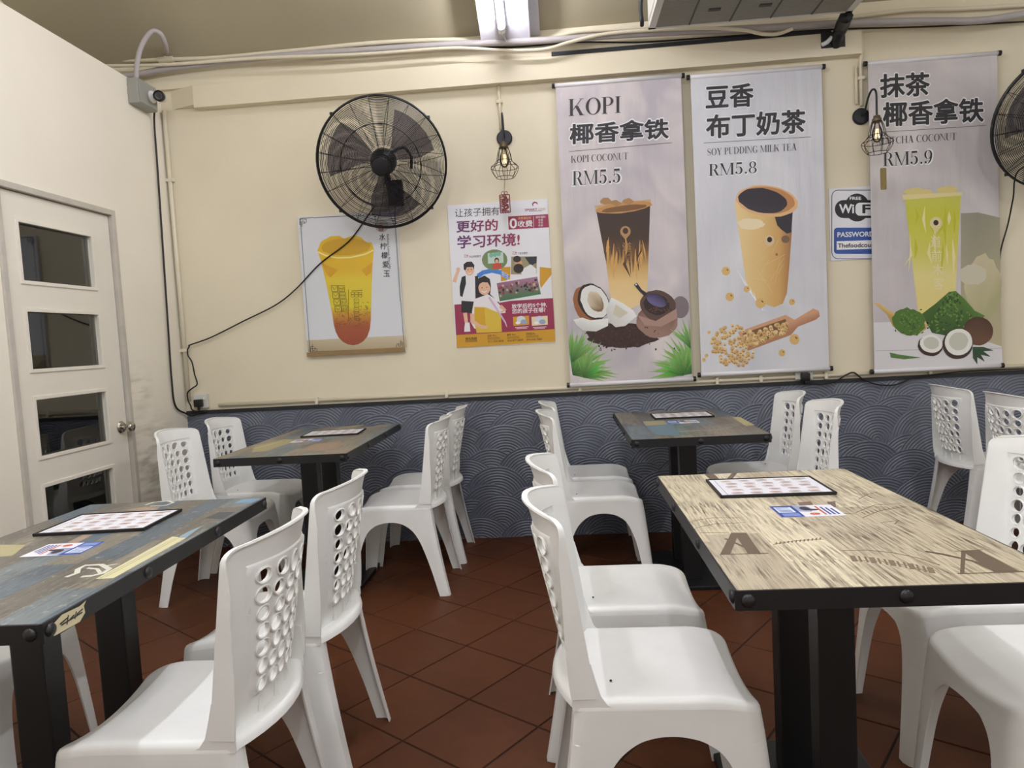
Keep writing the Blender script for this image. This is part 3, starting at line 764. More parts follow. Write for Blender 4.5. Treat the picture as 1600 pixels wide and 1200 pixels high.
# bundle along the ledge
pb = bez(wpts([(150, 122), (205, 118), (258, 108), (320, 100), (430, 88), (560, 79), (700, 70), (850, 63), (1000, 53), (1180, 44), (1330, 36), (1440, 33), (1530, 32), (1600, 22), (1660, 18)], 0.086), 5)
pipe('conduit_pipe', pb, 0.0185, 'conduit_grey', 'thick grey conduit sagging along the top of the back wall', n=10)
pc = bez(wpts([(120, 90), (200, 94), (258, 93), (340, 90), (470, 78), (600, 66), (720, 62), (780, 66)], 0.052), 5)
pipe('conduit_pipe', pc, 0.013, 'conduit', 'cream conduit behind the thick grey one at left')
pd = bez(wpts([(160, 103), (260, 101), (400, 91), (560, 85), (690, 76), (740, 76), (790, 79), (850, 77), (890, 66), (940, 54), (1000, 48), (1100, 44), (1160, 47), (1190, 53), (1215, 53), (1238, 45)], 0.118), 5)
pipe('conduit_pipe', pd, 0.010, 'conduit', 'loose cream flexible conduit looping below the tube light')
pe = bez(wpts([(855, 62), (900, 50), (960, 46), (1020, 43), (1100, 45), (1200, 41), (1330, 27), (1420, 16), (1500, 14), (1600, 8), (1660, 4)], 0.052), 5)
pipe('conduit_pipe', pe, 0.0115, 'conduit', 'cream conduit passing behind the air conditioner')
pf = bez(wpts([(520, 72), (610, 73), (690, 68), (735, 72), (800, 74), (900, 66), (1000, 66), (1120, 58), (1300, 46), (1440, 42), (1600, 34)], 0.0352), 5)
pipe('data_cable', pf, 0.0045, 'black_cable', 'thin dark cable along the top of the back wall', 'cable', 6)
MB_tee = thing('pipe_tee', 'cream pipe tee under the arched flexible conduit', 'pipe', on_y(260, 96, WALL_Y - 0.05))
q = on_y(260, 93, WALL_Y - 0.052)
MB().tube([q - Vector((0.045, 0, 0)), q + Vector((0.045, 0, 0))], 0.0185, 10).build('tee_body', 'conduit', MB_tee, smooth=False, world_space=True)
MB().tube([q + Vector((0.0, 0, 0.0)), q + Vector((0.0, -0.004, 0.06))], 0.0165, 10).build('tee_branch', 'conduit', MB_tee, world_space=True)
# grey junction box on the partition with camera
jb = thing('junction_box', 'grey junction box on the partition top holding the security camera', 'box', (WALL_X, 3.95, 2.62))
MB().box((WALL_X + 0.0005, 3.862, 2.625), (WALL_X + 0.062, 4.045, 2.765), 0.006).build('box_body', 'box_grey', jb, world_space=True)
MB().box((WALL_X + 0.062, 3.868, 2.631), (WALL_X + 0.068, 4.039, 2.759), 0.003).build('box_lid', 'box_grey', jb, world_space=True)
ar = bez([(WALL_X + 0.035, 3.90, 2.763), on_y(214, 100, 3.88), on_y(221, 72, 3.87), on_y(236, 50, 3.87), on_y(250, 52, 3.89), on_y(258, 68, 3.96), on_y(260, 82, 4.08), q + Vector((0, -0.004, 0.052))], 7)
pipe('flexible_conduit', ar, 0.0135, 'conduit_grey', 'grey flexible conduit arching up from the junction box', n=10)
cv = thing('security_camera', 'small white bullet camera with black lens face on the junction box', 'camera', (WALL_X + 0.07, 4.0, 2.70))
bq = Vector((WALL_X + 0.068, 3.985, 2.695))
MB().lathe([(0.034, 0), (0.034, 0.008), (0.028, 0.016), (0.012, 0.02)], Matrix.Translation(bq) @ Matrix.Rotation(math.pi / 2, 4, 'Y'), 20).build('camera_base', 'white_plastic2', cv, angle=40, world_space=True)
cp = Vector((WALL_X + 0.125, 3.975, 2.688)); cd = Vector((0.30, -0.93, -0.20)).normalized()
MB().tube([bq + Vector((0.012, 0, 0)), cp - cd * 0.0], 0.008, 8).build('camera_arm', 'white_plastic2', cv, world_space=True)
Mc = Matrix.Translation(cp - cd * 0.03) @ cd.to_track_quat('Z', 'Y').to_matrix().to_4x4()
MB().lathe([(0.022, -0.03), (0.026, -0.025), (0.026, 0.055), (0.0245, 0.060)], Mc, 24).build('camera_body', 'white_plastic2', cv, angle=40, world_space=True)
MB().lathe([(0.030, 0.045), (0.030, 0.074), (0.026, 0.076), (0.023, 0.071), (0.002, 0.069)], Mc, 24).build('lens_face', 'black_plastic', cv, angle=40, world_space=True)
for k in range(12):
    a = k / 12 * 2 * PI
    MB().lathe([(0.0018, 0.0695), (0.001, 0.0725)], Mc @ Matrix.Translation((0.0155 * math.cos(a), 0.0155 * math.sin(a), 0)), 6).build('infrared_led', 'box_grey', cv, world_space=True)
# sockets with plugs
def socket(p, w, hgt, label, plug_dx):
    t = thing('wall_socket', label, 'socket', (p.x, WALL_Y, p.z - hgt / 2))
    MB().box((p.x - w / 2, WALL_Y - 0.026, p.z - hgt / 2), (p.x + w / 2, WALL_Y - 0.001, p.z + hgt / 2), 0.004).build('socket_plate', 'socket_grey', t, world_space=True)
    MB().box((p.x + w * 0.28 - 0.006, WALL_Y - 0.030, p.z + 0.008), (p.x + w * 0.28 + 0.006, WALL_Y - 0.025, p.z + 0.026), 0.001).build('rocker_switch', 'white_plastic2', t, world_space=True)
    g = thing('plug', 'black three-pin plug in the ' + label.split(' ', 1)[1], 'plug', (p.x + plug_dx, WALL_Y - 0.03, p.z - 0.015), 0, 'plugs in the wall sockets')
    MB().box((p.x + plug_dx - 0.024, WALL_Y - 0.062, p.z - 0.033), (p.x + plug_dx + 0.024, WALL_Y - 0.0265, p.z + 0.014), 0.007).build('plug_body', 'black_plastic', g, angle=40, world_space=True)
    MB().box((p.x + plug_dx - 0.006, WALL_Y - 0.055, p.z - 0.05), (p.x + plug_dx + 0.006, WALL_Y - 0.035, p.z - 0.03), 0.003).build('cord_grip', 'black_plastic', g, world_space=True)
    return Vector((p.x + plug_dx, WALL_Y - 0.045, p.z - 0.05))
e1 = socket(on_y(314, 627, WALL_Y - 0.02), 0.088, 0.086, 'grey wall socket in the left corner above the dado', -0.004)
e2 = socket(on_y(1256, 586, WALL_Y - 0.02), 0.10, 0.05, 'white wall socket under the soy milk banner', 0.0)
def cable(pts, r, label): return tag(MB().tube(pts, r, 6).build('power_cable', 'black_cable', None, smooth=True), label, 'cable')
cable(bez(wpts([(585, 322), (572, 341), (545, 377), (500, 412), (462, 452), (430, 477), (380, 502), (330, 527), (297, 539)], 0.03) + [on_y(296, 541, WALL_Y - 0.032), on_y(293, 547, WALL_Y - 0.034), on_y(294, 556, WALL_Y - 0.036)] + wpts([(300, 566), (304, 585), (308, 600), (300, 607), (293, 614), (294, 626), (298, 634)], 0.034) + [on_y(300, 640, WALL_Y - 0.03), e1 + Vector((-0.01, 0, -0.012)), e1], 6), 0.0042, 'black fan cord draped across the wall to the left corner socket')
def left_wall_pt(px, py, off=0.012): p = on_x(px, py, WALL_X + off); p.y = min(p.y, WALL_Y - 0.02); return p
cable(bez([Vector((WALL_X + 0.06, 4.03, 2.66)), left_wall_pt(241, 190, 0.02)] + [left_wall_pt(a, b) for a, b in ((246, 260), (254, 380), (262, 500), (268, 590), (274, 634))] + [Vector((WALL_X + 0.02, WALL_Y - 0.05, 0.853)), Vector((WALL_X + 0.05, WALL_Y - 0.045, 0.838)), Vector((WALL_X + 0.085, WALL_Y - 0.035, 0.848)), Vector((WALL_X + 0.13, WALL_Y - 0.032, 0.862))], 8), 0.0055, 'black camera cable hanging down the left corner')
cable(bez([e2] + wpts([(1262, 599), (1285, 601), (1308, 594), (1322, 586), (1334, 582), (1348, 592), (1372, 601), (1400, 601), (1422, 592), (1440, 588), (1500, 581), (1610, 576)], 0.03), 6), 0.0042, 'black cord trailing right along the dado from the white socket')

# ================================================================== WALL FANS
def wall_fan(c, nrm_, R, label, mount):
    c = Vector(c); n = Vector(nrm_).normalized()
    t = thing('wall_fan', label, 'fan', (mount[0], WALL_Y, mount[1]), 0, 'black wall fans')
    M = Matrix.Translation(c) @ n.to_track_quat('Z', 'Y').to_matrix().to_4x4()
    def ring(mb, r, hh, tr, seg=56, sides=4): mb.tube([M @ Vector((r * math.cos(a), r * math.sin(a), hh)) for a in np.linspace(0, 2 * PI, seg, endpoint=False)], tr, sides, closed=True)
    def dome(r, depth): return depth * (1 - (r / R) ** 2.6)
    fg = MB(); N = 40
    for k in range(N):
        r = 0.055 + (R - 0.06) * k / (N - 1); ring(fg, r, 0.012 + dome(r, 0.075), 0.0012)
    for k in range(20):
        a = 2 * PI * k / 20
        fg.tube([M @ Vector((r * math.cos(a + 0.10 * (r / R)), r * math.sin(a + 0.10 * (r / R)), 0.014 + dome(r, 0.075))) for r in np.linspace(0.05, R, 9)], 0.0016, 4)
    ring(fg, R * 0.62, 0.016 + dome(R * 0.62, 0.075), 0.003)
    fg.build('front_guard', 'fan_black', t, world_space=True, fixn=False)
    rg = MB(); N = 32
    for k in range(N):
        r = 0.09 + (R - 0.095) * k / (N - 1); ring(rg, r, -0.012 - dome(r, 0.095), 0.0012)
    for k in range(20):
        a = 2 * PI * k / 20
        rg.tube([M @ Vector((r * math.cos(a - 0.22 * (r / R)), r * math.sin(a - 0.22 * (r / R)), -0.014 - dome(r, 0.095))) for r in np.linspace(0.08, R, 8)], 0.0016, 4)
    rg.build('rear_guard', 'fan_black', t, world_space=True, fixn=False)
    rim = MB(); ring(rim, R, 0.006, 0.006, 64, 8); ring(rim, R, -0.006, 0.006, 64, 8)
    for a in (0.7, 2.3, 3.9, 5.5):
        p = M @ Vector(((R + 0.006) * math.cos(a), (R + 0.006) * math.sin(a), 0)); rim.box(p - Vector((0.008, 0.008, 0.008)), p + Vector((0.008, 0.008, 0.008)), 0.002)
    rim.build('guard_rim', 'fan_black', t, world_space=True, fixn=False)
    MB().lathe([(0.052, 0.072), (0.052, 0.084), (0.046, 0.092), (0.02, 0.096), (0.002, 0.096)], M, 28).build('badge', 'fan_black', t, angle=35, world_space=True)
    MB().lathe([(0.04, -0.03), (0.042, 0.0), (0.036, 0.03), (0.015, 0.04)], M, 20).build('hub', 'fan_black', t, angle=40, world_space=True)
    for k in range(3):
        a0_ = 2 * PI * k / 3 + 0.5; v = []; f = []
        nr, na = 8, 7
        for i in range(nr):
            r = 0.03 + (R * 0.84 - 0.03) * i / (nr - 1); wd = 0.30 + 0.42 * math.sin(min(1, i / (nr - 1) * 1.15) * PI * 0.62)
            for j in range(na):
                s = j / (na - 1) - 0.5; a = a0_ + s * wd * 1.5 + 0.25 * i / nr
                v.append(M @ Vector((r * math.cos(a), r * math.sin(a), -0.005 + 0.05 * s * (1 - 0.4 * i / nr))))
        for i in range(nr - 1):
            for j in range(na - 1): f.append((i * na + j, i * na + j + 1, (i + 1) * na + j + 1, (i + 1) * na + j))
        vs, fs = shell(v, f, 0.0025); MB().add(vs, fs).build('blade', 'fan_blade', t, angle=40, world_space=True, fixn=False)
    MB().lathe([(0.05, -0.02), (0.07, -0.04), (0.075, -0.09), (0.06, -0.13), (0.02, -0.15)], M, 24).build('motor', 'fan_black', t, angle=40, world_space=True)
    mb = M @ Vector((0, 0, -0.10)); w = Vector((mount[0], WALL_Y - 0.03, mount[1]))
    MB().tube(bez([mb, mb + Vector((0.0, 0.04, -0.06)), Vector(((mb.x + w.x) / 2, (mb.y + w.y) / 2, w.z)), w], 6), 0.02, 10).build('arm', 'fan_black', t, smooth=True, world_space=True)
    MB().box((w.x - 0.045, WALL_Y - 0.03, w.z - 0.075), (w.x + 0.045, WALL_Y - 0.0005, w.z + 0.075), 0.006).build('wall_bracket', 'fan_black', t, world_space=True)
    hk = M @ Vector((0.07, 0.03, -0.05))
    MB().tube(bez([M @ Vector((0.05, 0.05, -0.06)), M @ Vector((0.12, 0.07, -0.075)), M @ Vector((0.155, 0.02, -0.08)), M @ Vector((0.15, -0.045, -0.08))], 6), 0.008, 8).build('oscillation_link', 'fan_black', t, smooth=True, world_space=True)
    return t
wall_fan(on_y(597, 256, 3.90), (0.12, -1.0, -0.42), 0.352, 'round black wall fan above the lemon drink poster', (-0.93, 2.10))
wall_fan(Vector((2.665, 3.88, 2.165)), (-0.25, -1.0, -0.40), 0.352, 'round black wall fan cut off by the right edge', (2.72, 2.06))
cable(bez([Vector((2.655, 4.0, 2.0)), on_y(1592, 266, 4.0), on_y(1583, 310, 4.1), on_y(1575, 350, 4.16), on_y(1564, 390, 4.185), on_y(1561, 420, 4.188)], 6), 0.0042, 'black fan cord hanging at the right edge of the matcha banner')

# ================================================================== CAGE LAMPS AND CHARMS
def cage_lamp(plate, neck, label):
    """plate: centre on the wall; neck: point where the shade holder hangs."""
    t = thing('cage_lamp', label, 'lamp', (plate[0], WALL_Y, plate[2]), 0, 'bronze cage wall lamps')
    px, _, pz = plate
    MB().lathe([(0.046, 0), (0.046, 0.01), (0.040, 0.018), (0.004, 0.02)], Matrix.Translation((px, WALL_Y - 0.0005, pz)) @ Matrix.Rotation(PI / 2, 4, 'X'), 32).build('wall_plate', 'lamp_black', t, angle=35, world_space=True)
    nk = Vector(neck); dv = Vector((nk.x - px, nk.y - WALL_Y, 0)); s0 = Vector((px, WALL_Y - 0.018, pz))
    MB().tube(bez([s0, s0 + dv * 0.18 + Vector((0, 0, 0.012)), s0 + dv * 0.40 + Vector((0, 0, 0.075)), s0 + dv * 0.66 + Vector((0, 0, 0.108)), Vector((nk.x, nk.y, 0)) - dv * 0.02 + Vector((0, 0, pz + 0.085)), Vector((nk.x, nk.y, nk.z + 0.03)), nk], 6), 0.0055, 8).build('gooseneck', 'lamp_black', t, smooth=True, world_space=True)
    M = Matrix.Translation(nk)
    MB().lathe([(0.008, 0.004), (0.017, 0.0), (0.019, -0.012), (0.024, -0.016), (0.024, -0.032), (0.02, -0.036)], M, 20).build('lamp_holder', 'brass_dark', t, angle=40, world_space=True)
    prof = [(0.024, -0.030), (0.034, -0.055), (0.040, -0.082), (0.043, -0.104), (0.055, -0.120), (0.076, -0.136), (0.079, -0.146), (0.072, -0.168), (0.058, -0.190), (0.050, -0.198)]
    cg = MB()
    for k in range(10):
        a = 2 * PI * k / 10 + 0.2
        cg.tube([M @ Vector((r * math.cos(a), r * math.sin(a), z)) for r, z in prof], 0.0017, 5)
    for r, z in ((0.026, -0.032), (0.043, -0.104), (0.078, -0.142), (0.050, -0.198)):
        cg.tube([M @ Vector((r * math.cos(a), r * math.sin(a), z)) for a in np.linspace(0, 2 * PI, 24, endpoint=False)], 0.0019, 5, closed=True)
    cg.build('wire_cage', 'cage_bronze', t, world_space=True, fixn=False)
    bl = MB().lathe([(0.012, -0.036), (0.014, -0.05), (0.024, -0.075), (0.0285, -0.10), (0.024, -0.125), (0.012, -0.14), (0.002, -0.143)], M, 18).build('bulb', 'bulb_glass', t, smooth=True, world_space=True)
    fm = MB()
    for k in range(5):
        a = 2 * PI * k / 5
        fm.tube([M @ Vector((0.006 * math.cos(a), 0.006 * math.sin(a), -0.07)), M @ Vector((0.011 * math.cos(a + 0.3), 0.011 * math.sin(a + 0.3), -0.118))], 0.0011, 4)
    fm.build('filament', 'filament', bl, world_space=True)
    return t
n1 = on_y(786.5, 222, 4.06); cage_lamp((-0.268, WALL_Y, 2.372), n1, 'black cage lamp over the school poster, a red charm below it')
n2 = on_y(1370, 181, 4.05); cage_lamp((1.752, WALL_Y, 2.343), n2, 'black cage lamp overlapping the matcha banner, a gold charm below it')
def charm(top, w, hgt, m, label, thread_from, m2, double=True):
    t = thing('hanging_charm', label, 'charm', top, 0, 'cut-out charms under the cage lamps')
    MB().tube([thread_from, Vector(top) + Vector((0, 0, 0.0))], 0.0008, 4).build('thread', m2, t, world_space=True)
    x, y, z = top; d = 0.0018
    cnt = [0]
    def bar(mb, a, b, th):
        cnt[0] += 1; d = 0.0018 + 0.00004 * cnt[0]
        a = Vector(a); b = Vector(b); s = (b - a).normalized(); nn = Vector((-s.z, 0, s.x)) * th / 2
        v = [a + nn, a - nn, b - nn, b + nn]; v = [q + Vector((0, -d, 0)) for q in v] + [q + Vector((0, d, 0)) for q in v]
        mb.add(v, [(0, 1, 2, 3), (7, 6, 5, 4), (0, 4, 5, 1), (1, 5, 6, 2), (2, 6, 7, 3), (3, 7, 4, 0)])
    mb = MB(); x0, x1 = x - w / 2, x + w / 2; z1 = z - (0.016 if double else 0.004); z0 = z1 - hgt
    for a, b in (((x0, y, z0), (x1, y, z0)), ((x0, y, z1), (x1, y, z1)), ((x0, y, z0), (x0, y, z1)), ((x1, y, z0), (x1, y, z1))): bar(mb, a, b, 0.0055)
    g = np.random.default_rng(5)
    rows = 9
    for k in range(1, rows):
        zz = z0 + hgt * k / rows; bar(mb, (x0, y, zz), (x0 + w * g.uniform(0.6, 1.0), y, zz + g.normal(0, 0.003)), 0.0065)
        bar(mb, (x0 + w * g.uniform(0.1, 0.9), y, zz - hgt / rows), (x0 + w * g.uniform(0.1, 0.9), y, zz + hgt / rows), 0.0065)
        bar(mb, (x0 + w * g.uniform(0.15, 0.85), y, zz - hgt / rows), (x0 + w * g.uniform(0.15, 0.85), y, zz + hgt / rows), 0.0065)
    if not double: mb.box((x0, y - 0.0006, z0), (x1, y + 0.0006, z1))
    mb.build('cut_out_panel', m, t, world_space=True)
    if double:
        rr = MB()
        for s in (-1, 1): rr.tube([(x + s * 0.009 + 0.008 * math.cos(a), y, z1 + 0.010 + 0.008 * math.sin(a)) for a in np.linspace(0, 2 * PI, 14, endpoint=False)], 0.0018, 5, closed=True)
        rr.build('loops', m, t, world_space=True)
charm(on_y(788, 300, 4.06), 0.056, 0.100, 'charm_red', 'dark red cut-out character charm hanging in front of the school poster', n1 + Vector((0.002, 0, -0.14)), 'charm_red')
charm(on_y(1380, 262, 4.05), 0.026, 0.112, 'charm_gold', 'narrow gold charm hanging in front of the matcha banner', n2 + Vector((0.035, 0, -0.17)), 'charm_gold', False)

# ================================================================== AIR CONDITIONER
AY = 3.92
ac = thing('air_conditioner', 'grey-white ceiling air conditioner with a slatted underside', 'air conditioner', (1.08, AY - 0.3, 2.80))
al, arr = on_y(1013, 41, AY), on_y(1331, 25, AY); az = (al.z + arr.z) / 2; ax0, ax1 = al.x, arr.x; ay0 = AY - 0.60
MB().box((ax0, ay0, az + 0.012), (ax1, AY, az + 0.20), 0.008).build('casing', 'aircon_white', ac, world_space=True)
fr = MB(); fr.box((ax0, ay0, az), (ax0 + 0.035, AY, az + 0.014)); fr.box((ax1 - 0.035, ay0, az), (ax1, AY, az + 0.014)); fr.box((ax0, AY - 0.018, az), (ax1, AY, az + 0.014)); fr.box((ax0, ay0, az), (ax1, ay0 + 0.04, az + 0.014))
fr.build('grille_frame', 'aircon_white', ac, world_space=True)
nsl = 44
for k in range(nsl):
    y = ay0 + 0.045 + (AY - 0.022 - ay0 - 0.045) * k / (nsl - 1)
    if k == 0: SLAT = None
    sl_ = MB().box((ax0 + 0.036, -0.0035, 0.001), (ax1 - 0.036, 0.0035, 0.009)) if k == 0 else None
    if sl_: SLAT = mesh('grille_slat', sl_.v, sl_.f, 'aircon_grille')
    o = link('grille_slat', SLAT, ac, world_space=True); o.location = (0, y, az)
for k in range(1, 5):
    x = ax0 + (ax1 - ax0) * k / 5
    MB().box((x - 0.004, ay0 + 0.04, az - 0.001), (x + 0.004, AY - 0.018, az + 0.008)).build('grille_divider', 'aircon_dark', ac, world_space=True)
for k in (0.9, 2.1):
    x = ax0 + (ax1 - ax0) * k / 5 + 0.12
    MB().box((x - 0.03, AY - 0.19, az - 0.004), (x + 0.03, AY - 0.165, az + 0.006), 0.002).build('grille_catch', 'aircon_dark', ac, world_space=True)
MB().box((ax0 - 0.004, ay0 + 0.05, az + 0.03), (ax0 + 0.002, AY - 0.03, az + 0.16), 0.002).build('side_panel', 'aircon_white', ac, world_space=True)
pipe('drain_hose', bez([on_y(1002, -8, AY - 0.02), on_y(1001, 15, AY - 0.01), on_y(1003, 33, AY), on_y(1003, 40, AY + 0.02)], 6), 0.011, 'wrap_black', 'black wrapped drain hose at the left end of the air conditioner', 'hose')
wr = thing('pipe_wrap', 'black tape-wrapped pipe bundle entering the trunking below the air conditioner', 'pipe', (1.6, AY, 2.72))
P0 = [on_y(1322, 26, AY + 0.02), on_y(1318, 34, AY + 0.08), on_y(1312, 46, AY + 0.16), on_y(1308, 60, AY + 0.2), on_y(1306, 70, AY + 0.235)]
MB().tube(bez(P0, 6), [0.034] * 10 + [0.030] * 15, 12).build('wrapped_pipe', 'wrap_black', wr, smooth=True, world_space=True)
MB().tube(bez([on_y(1328, 24, AY + 0.03), on_y(1322, 40, AY + 0.1), on_y(1314, 56, AY + 0.19), on_y(1311, 68, AY + 0.235)], 6), 0.018, 8).build('drain_hose', 'wrap_black', wr, smooth=True, world_space=True)
MB().tube(bez([on_y(1300, 58, AY + 0.2), on_y(1292, 66, AY + 0.21), on_y(1284, 70, AY + 0.225)], 6), 0.012, 8).build('loose_foam', 'foam_white', wr, smooth=True, world_space=True)
# ================================================================== FLAT PRINT
class Ink:
    """Printed shapes on a plane: each polygon carries its own printed colours."""
    def __init__(s, tomap, step=0.00045): s.map = tomap; s.v = []; s.f = []; s.c = []; s.step = step
    def poly(s, pts, col, layer=1, raw=False):
        k = len(s.v); n = len(pts); layer = layer + 0.012 * (len(s.f) % 25)
        cols = col if isinstance(col, list) else [col] * n
        for p in pts: s.v.append(tuple(p) if raw else tuple(s.map(p[0], p[1], layer * s.step)))
        s.f.append(tuple(range(k, k + n))); s.c += [lin(c) for c in cols]; return s
    def grad(s, pts, stops, layer=1, axis=1, n=14):
        """polygon sliced into bands so that a printed gradient shows; stops: (coordinate, colour)."""
        lo = min(p[axis] for p in pts); hi = max(p[axis] for p in pts)
        def colour(t):
            for i in range(len(stops) - 1):
                if t <= stops[i + 1][0] or i == len(stops) - 2:
                    a, b = stops[i], stops[i + 1]; w = min(max((t - a[0]) / max(b[0] - a[0], 1e-6), 0), 1)
                    return tuple(a[1][q] + (b[1][q] - a[1][q]) * w for q in range(3))
        for i in range(n):
            a, b = lo + (hi - lo) * i / n, lo + (hi - lo) * (i + 1) / n
            q = clip(pts, *((-1, 0) if axis == 0 else (0, -1)), -a); q = clip(q, *((1, 0) if axis == 0 else (0, 1)), b) if len(q) > 2 else q
            if len(q) > 2: s.poly(q, [colour(p[axis]) for p in q], layer)
        return s
    def ell(s, cx, cy, rx, ry, col, layer=1, rot=0, n=18): return s.poly(ell2(cx, cy, rx, ry, rot, n), col, layer)
    def rect(s, x0, y0, x1, y1, col, layer=1): return s.poly([(x0, y0), (x1, y0), (x1, y1), (x0, y1)], col, layer)
    def line(s, pts, w, col, layer=1):
        for i in range(len(pts) - 1):
            a, b = Vector(pts[i]), Vector(pts[i + 1]); d = (b - a)
            if d.length < 1e-6: continue
            d.normalize(); nn = Vector((-d.y, d.x)) * w / 2
            s.poly([a + nn, a - nn, b - nn, b + nn], col, layer)
        return s
    def stroke(s, pts, ws, col, layer=1):
        P = [Vector(p) for p in pts]; L = []; R_ = []
        for i, p in enumerate(P):
            d = (P[min(i + 1, len(P) - 1)] - P[max(i - 1, 0)]).normalized(); nn = Vector((-d.y, d.x)) * (ws[i] if isinstance(ws, list) else ws) / 2
            L.append(p + nn); R_.append(p - nn)
        for i in range(len(P) - 1): s.poly([L[i], L[i + 1], R_[i + 1], R_[i]], col, layer)
        return s
    def build(s, name, parent, label=None):
        me = mesh(name, s.v, s.f, 'print')
        a = me.color_attributes.new('ink', 'FLOAT_COLOR', 'POINT'); a.data.foreach_set('color', np.array(s.c, dtype=np.float32).ravel())
        o = link(name, me, parent, world_space=True)
        if label: o['label'] = label
        return o
def ell2(cx, cy, rx, ry, rot=0, n=18):
    return [(cx + rx * math.cos(t) * math.cos(rot) - ry * math.sin(t) * math.sin(rot), cy + rx * math.cos(t) * math.sin(rot) + ry * math.sin(t) * math.cos(rot)) for t in np.linspace(0, 2 * PI, n, endpoint=False)]
def wall_map(ox, oy, sc, y):      # crop pixels of the photo -> the sheet's plane, layers come forward
    def f(x, yy, off=0.0): return on_y(ox + x / sc, oy + yy / sc, y) + Vector((0, -off, 0))
    return f
# ---- lettering: built-in typeface for Chinese and plain Latin
_GL = {}
def glyphs(txt):
    if txt in _GL: return _GL[txt]
    cu = bpy.data.curves.new('lettering', 'FONT'); cu.body = txt; cu.size = 1.0; cu.resolution_u = 3
    o = bpy.data.objects.new('lettering', cu); COL.objects.link(o)
    dg = bpy.context.evaluated_depsgraph_get(); me = bpy.data.meshes.new_from_object(o.evaluated_get(dg))
    v = [(q.co.x, q.co.y) for q in me.vertices]; f = [tuple(p.vertices) for p in me.polygons]
    bpy.data.objects.remove(o); bpy.data.curves.remove(cu); bpy.data.meshes.remove(me)
    _GL[txt] = (v, f); return v, f
def text(ink, txt, box, col, layer=3, bold=0.0, shear=0.0):
    """txt filling box = (left, top, right, bottom) in crop pixels; col one colour or (left, right); bold thickens strokes by that much of an em."""
    v0, f0 = glyphs(txt)
    if not v0: return
    sh = [(0, 0)] + ([(bold * math.cos(a), bold * math.sin(a)) for a in np.linspace(0, 2 * PI, 10, endpoint=False)] if bold else [])
    v = [(p[0] + d[0], p[1] + d[1]) for d in sh for p in v0]; f = [tuple(i + k * len(v0) for i in q) for k in range(len(sh)) for q in f0]
    xs = [p[0] for p in v]; ys = [p[1] for p in v]; x0, x1, y0, y1 = min(xs), max(xs), min(ys), max(ys)
    l, t, r, b = box; k = len(ink.v)
    for pi_, p in enumerate(v):
        ci = pi_ // len(v0); u, w = (p[0] - x0) / (x1 - x0), (p[1] - y0) / max(y1 - y0, 1e-6)
        ink.v.append(tuple(ink.map(l + (r - l) * u, b + (t - b) * w + shear * (u - 0.5) * (r - l), (layer + 0.075 * ci) * ink.step)))
        ink.c.append(lin(col if not isinstance(col[0], tuple) else tuple(col[0][i] + (col[1][i] - col[0][i]) * u for i in range(3))))
    ink.f += [tuple(i + k for i in q) for q in f]
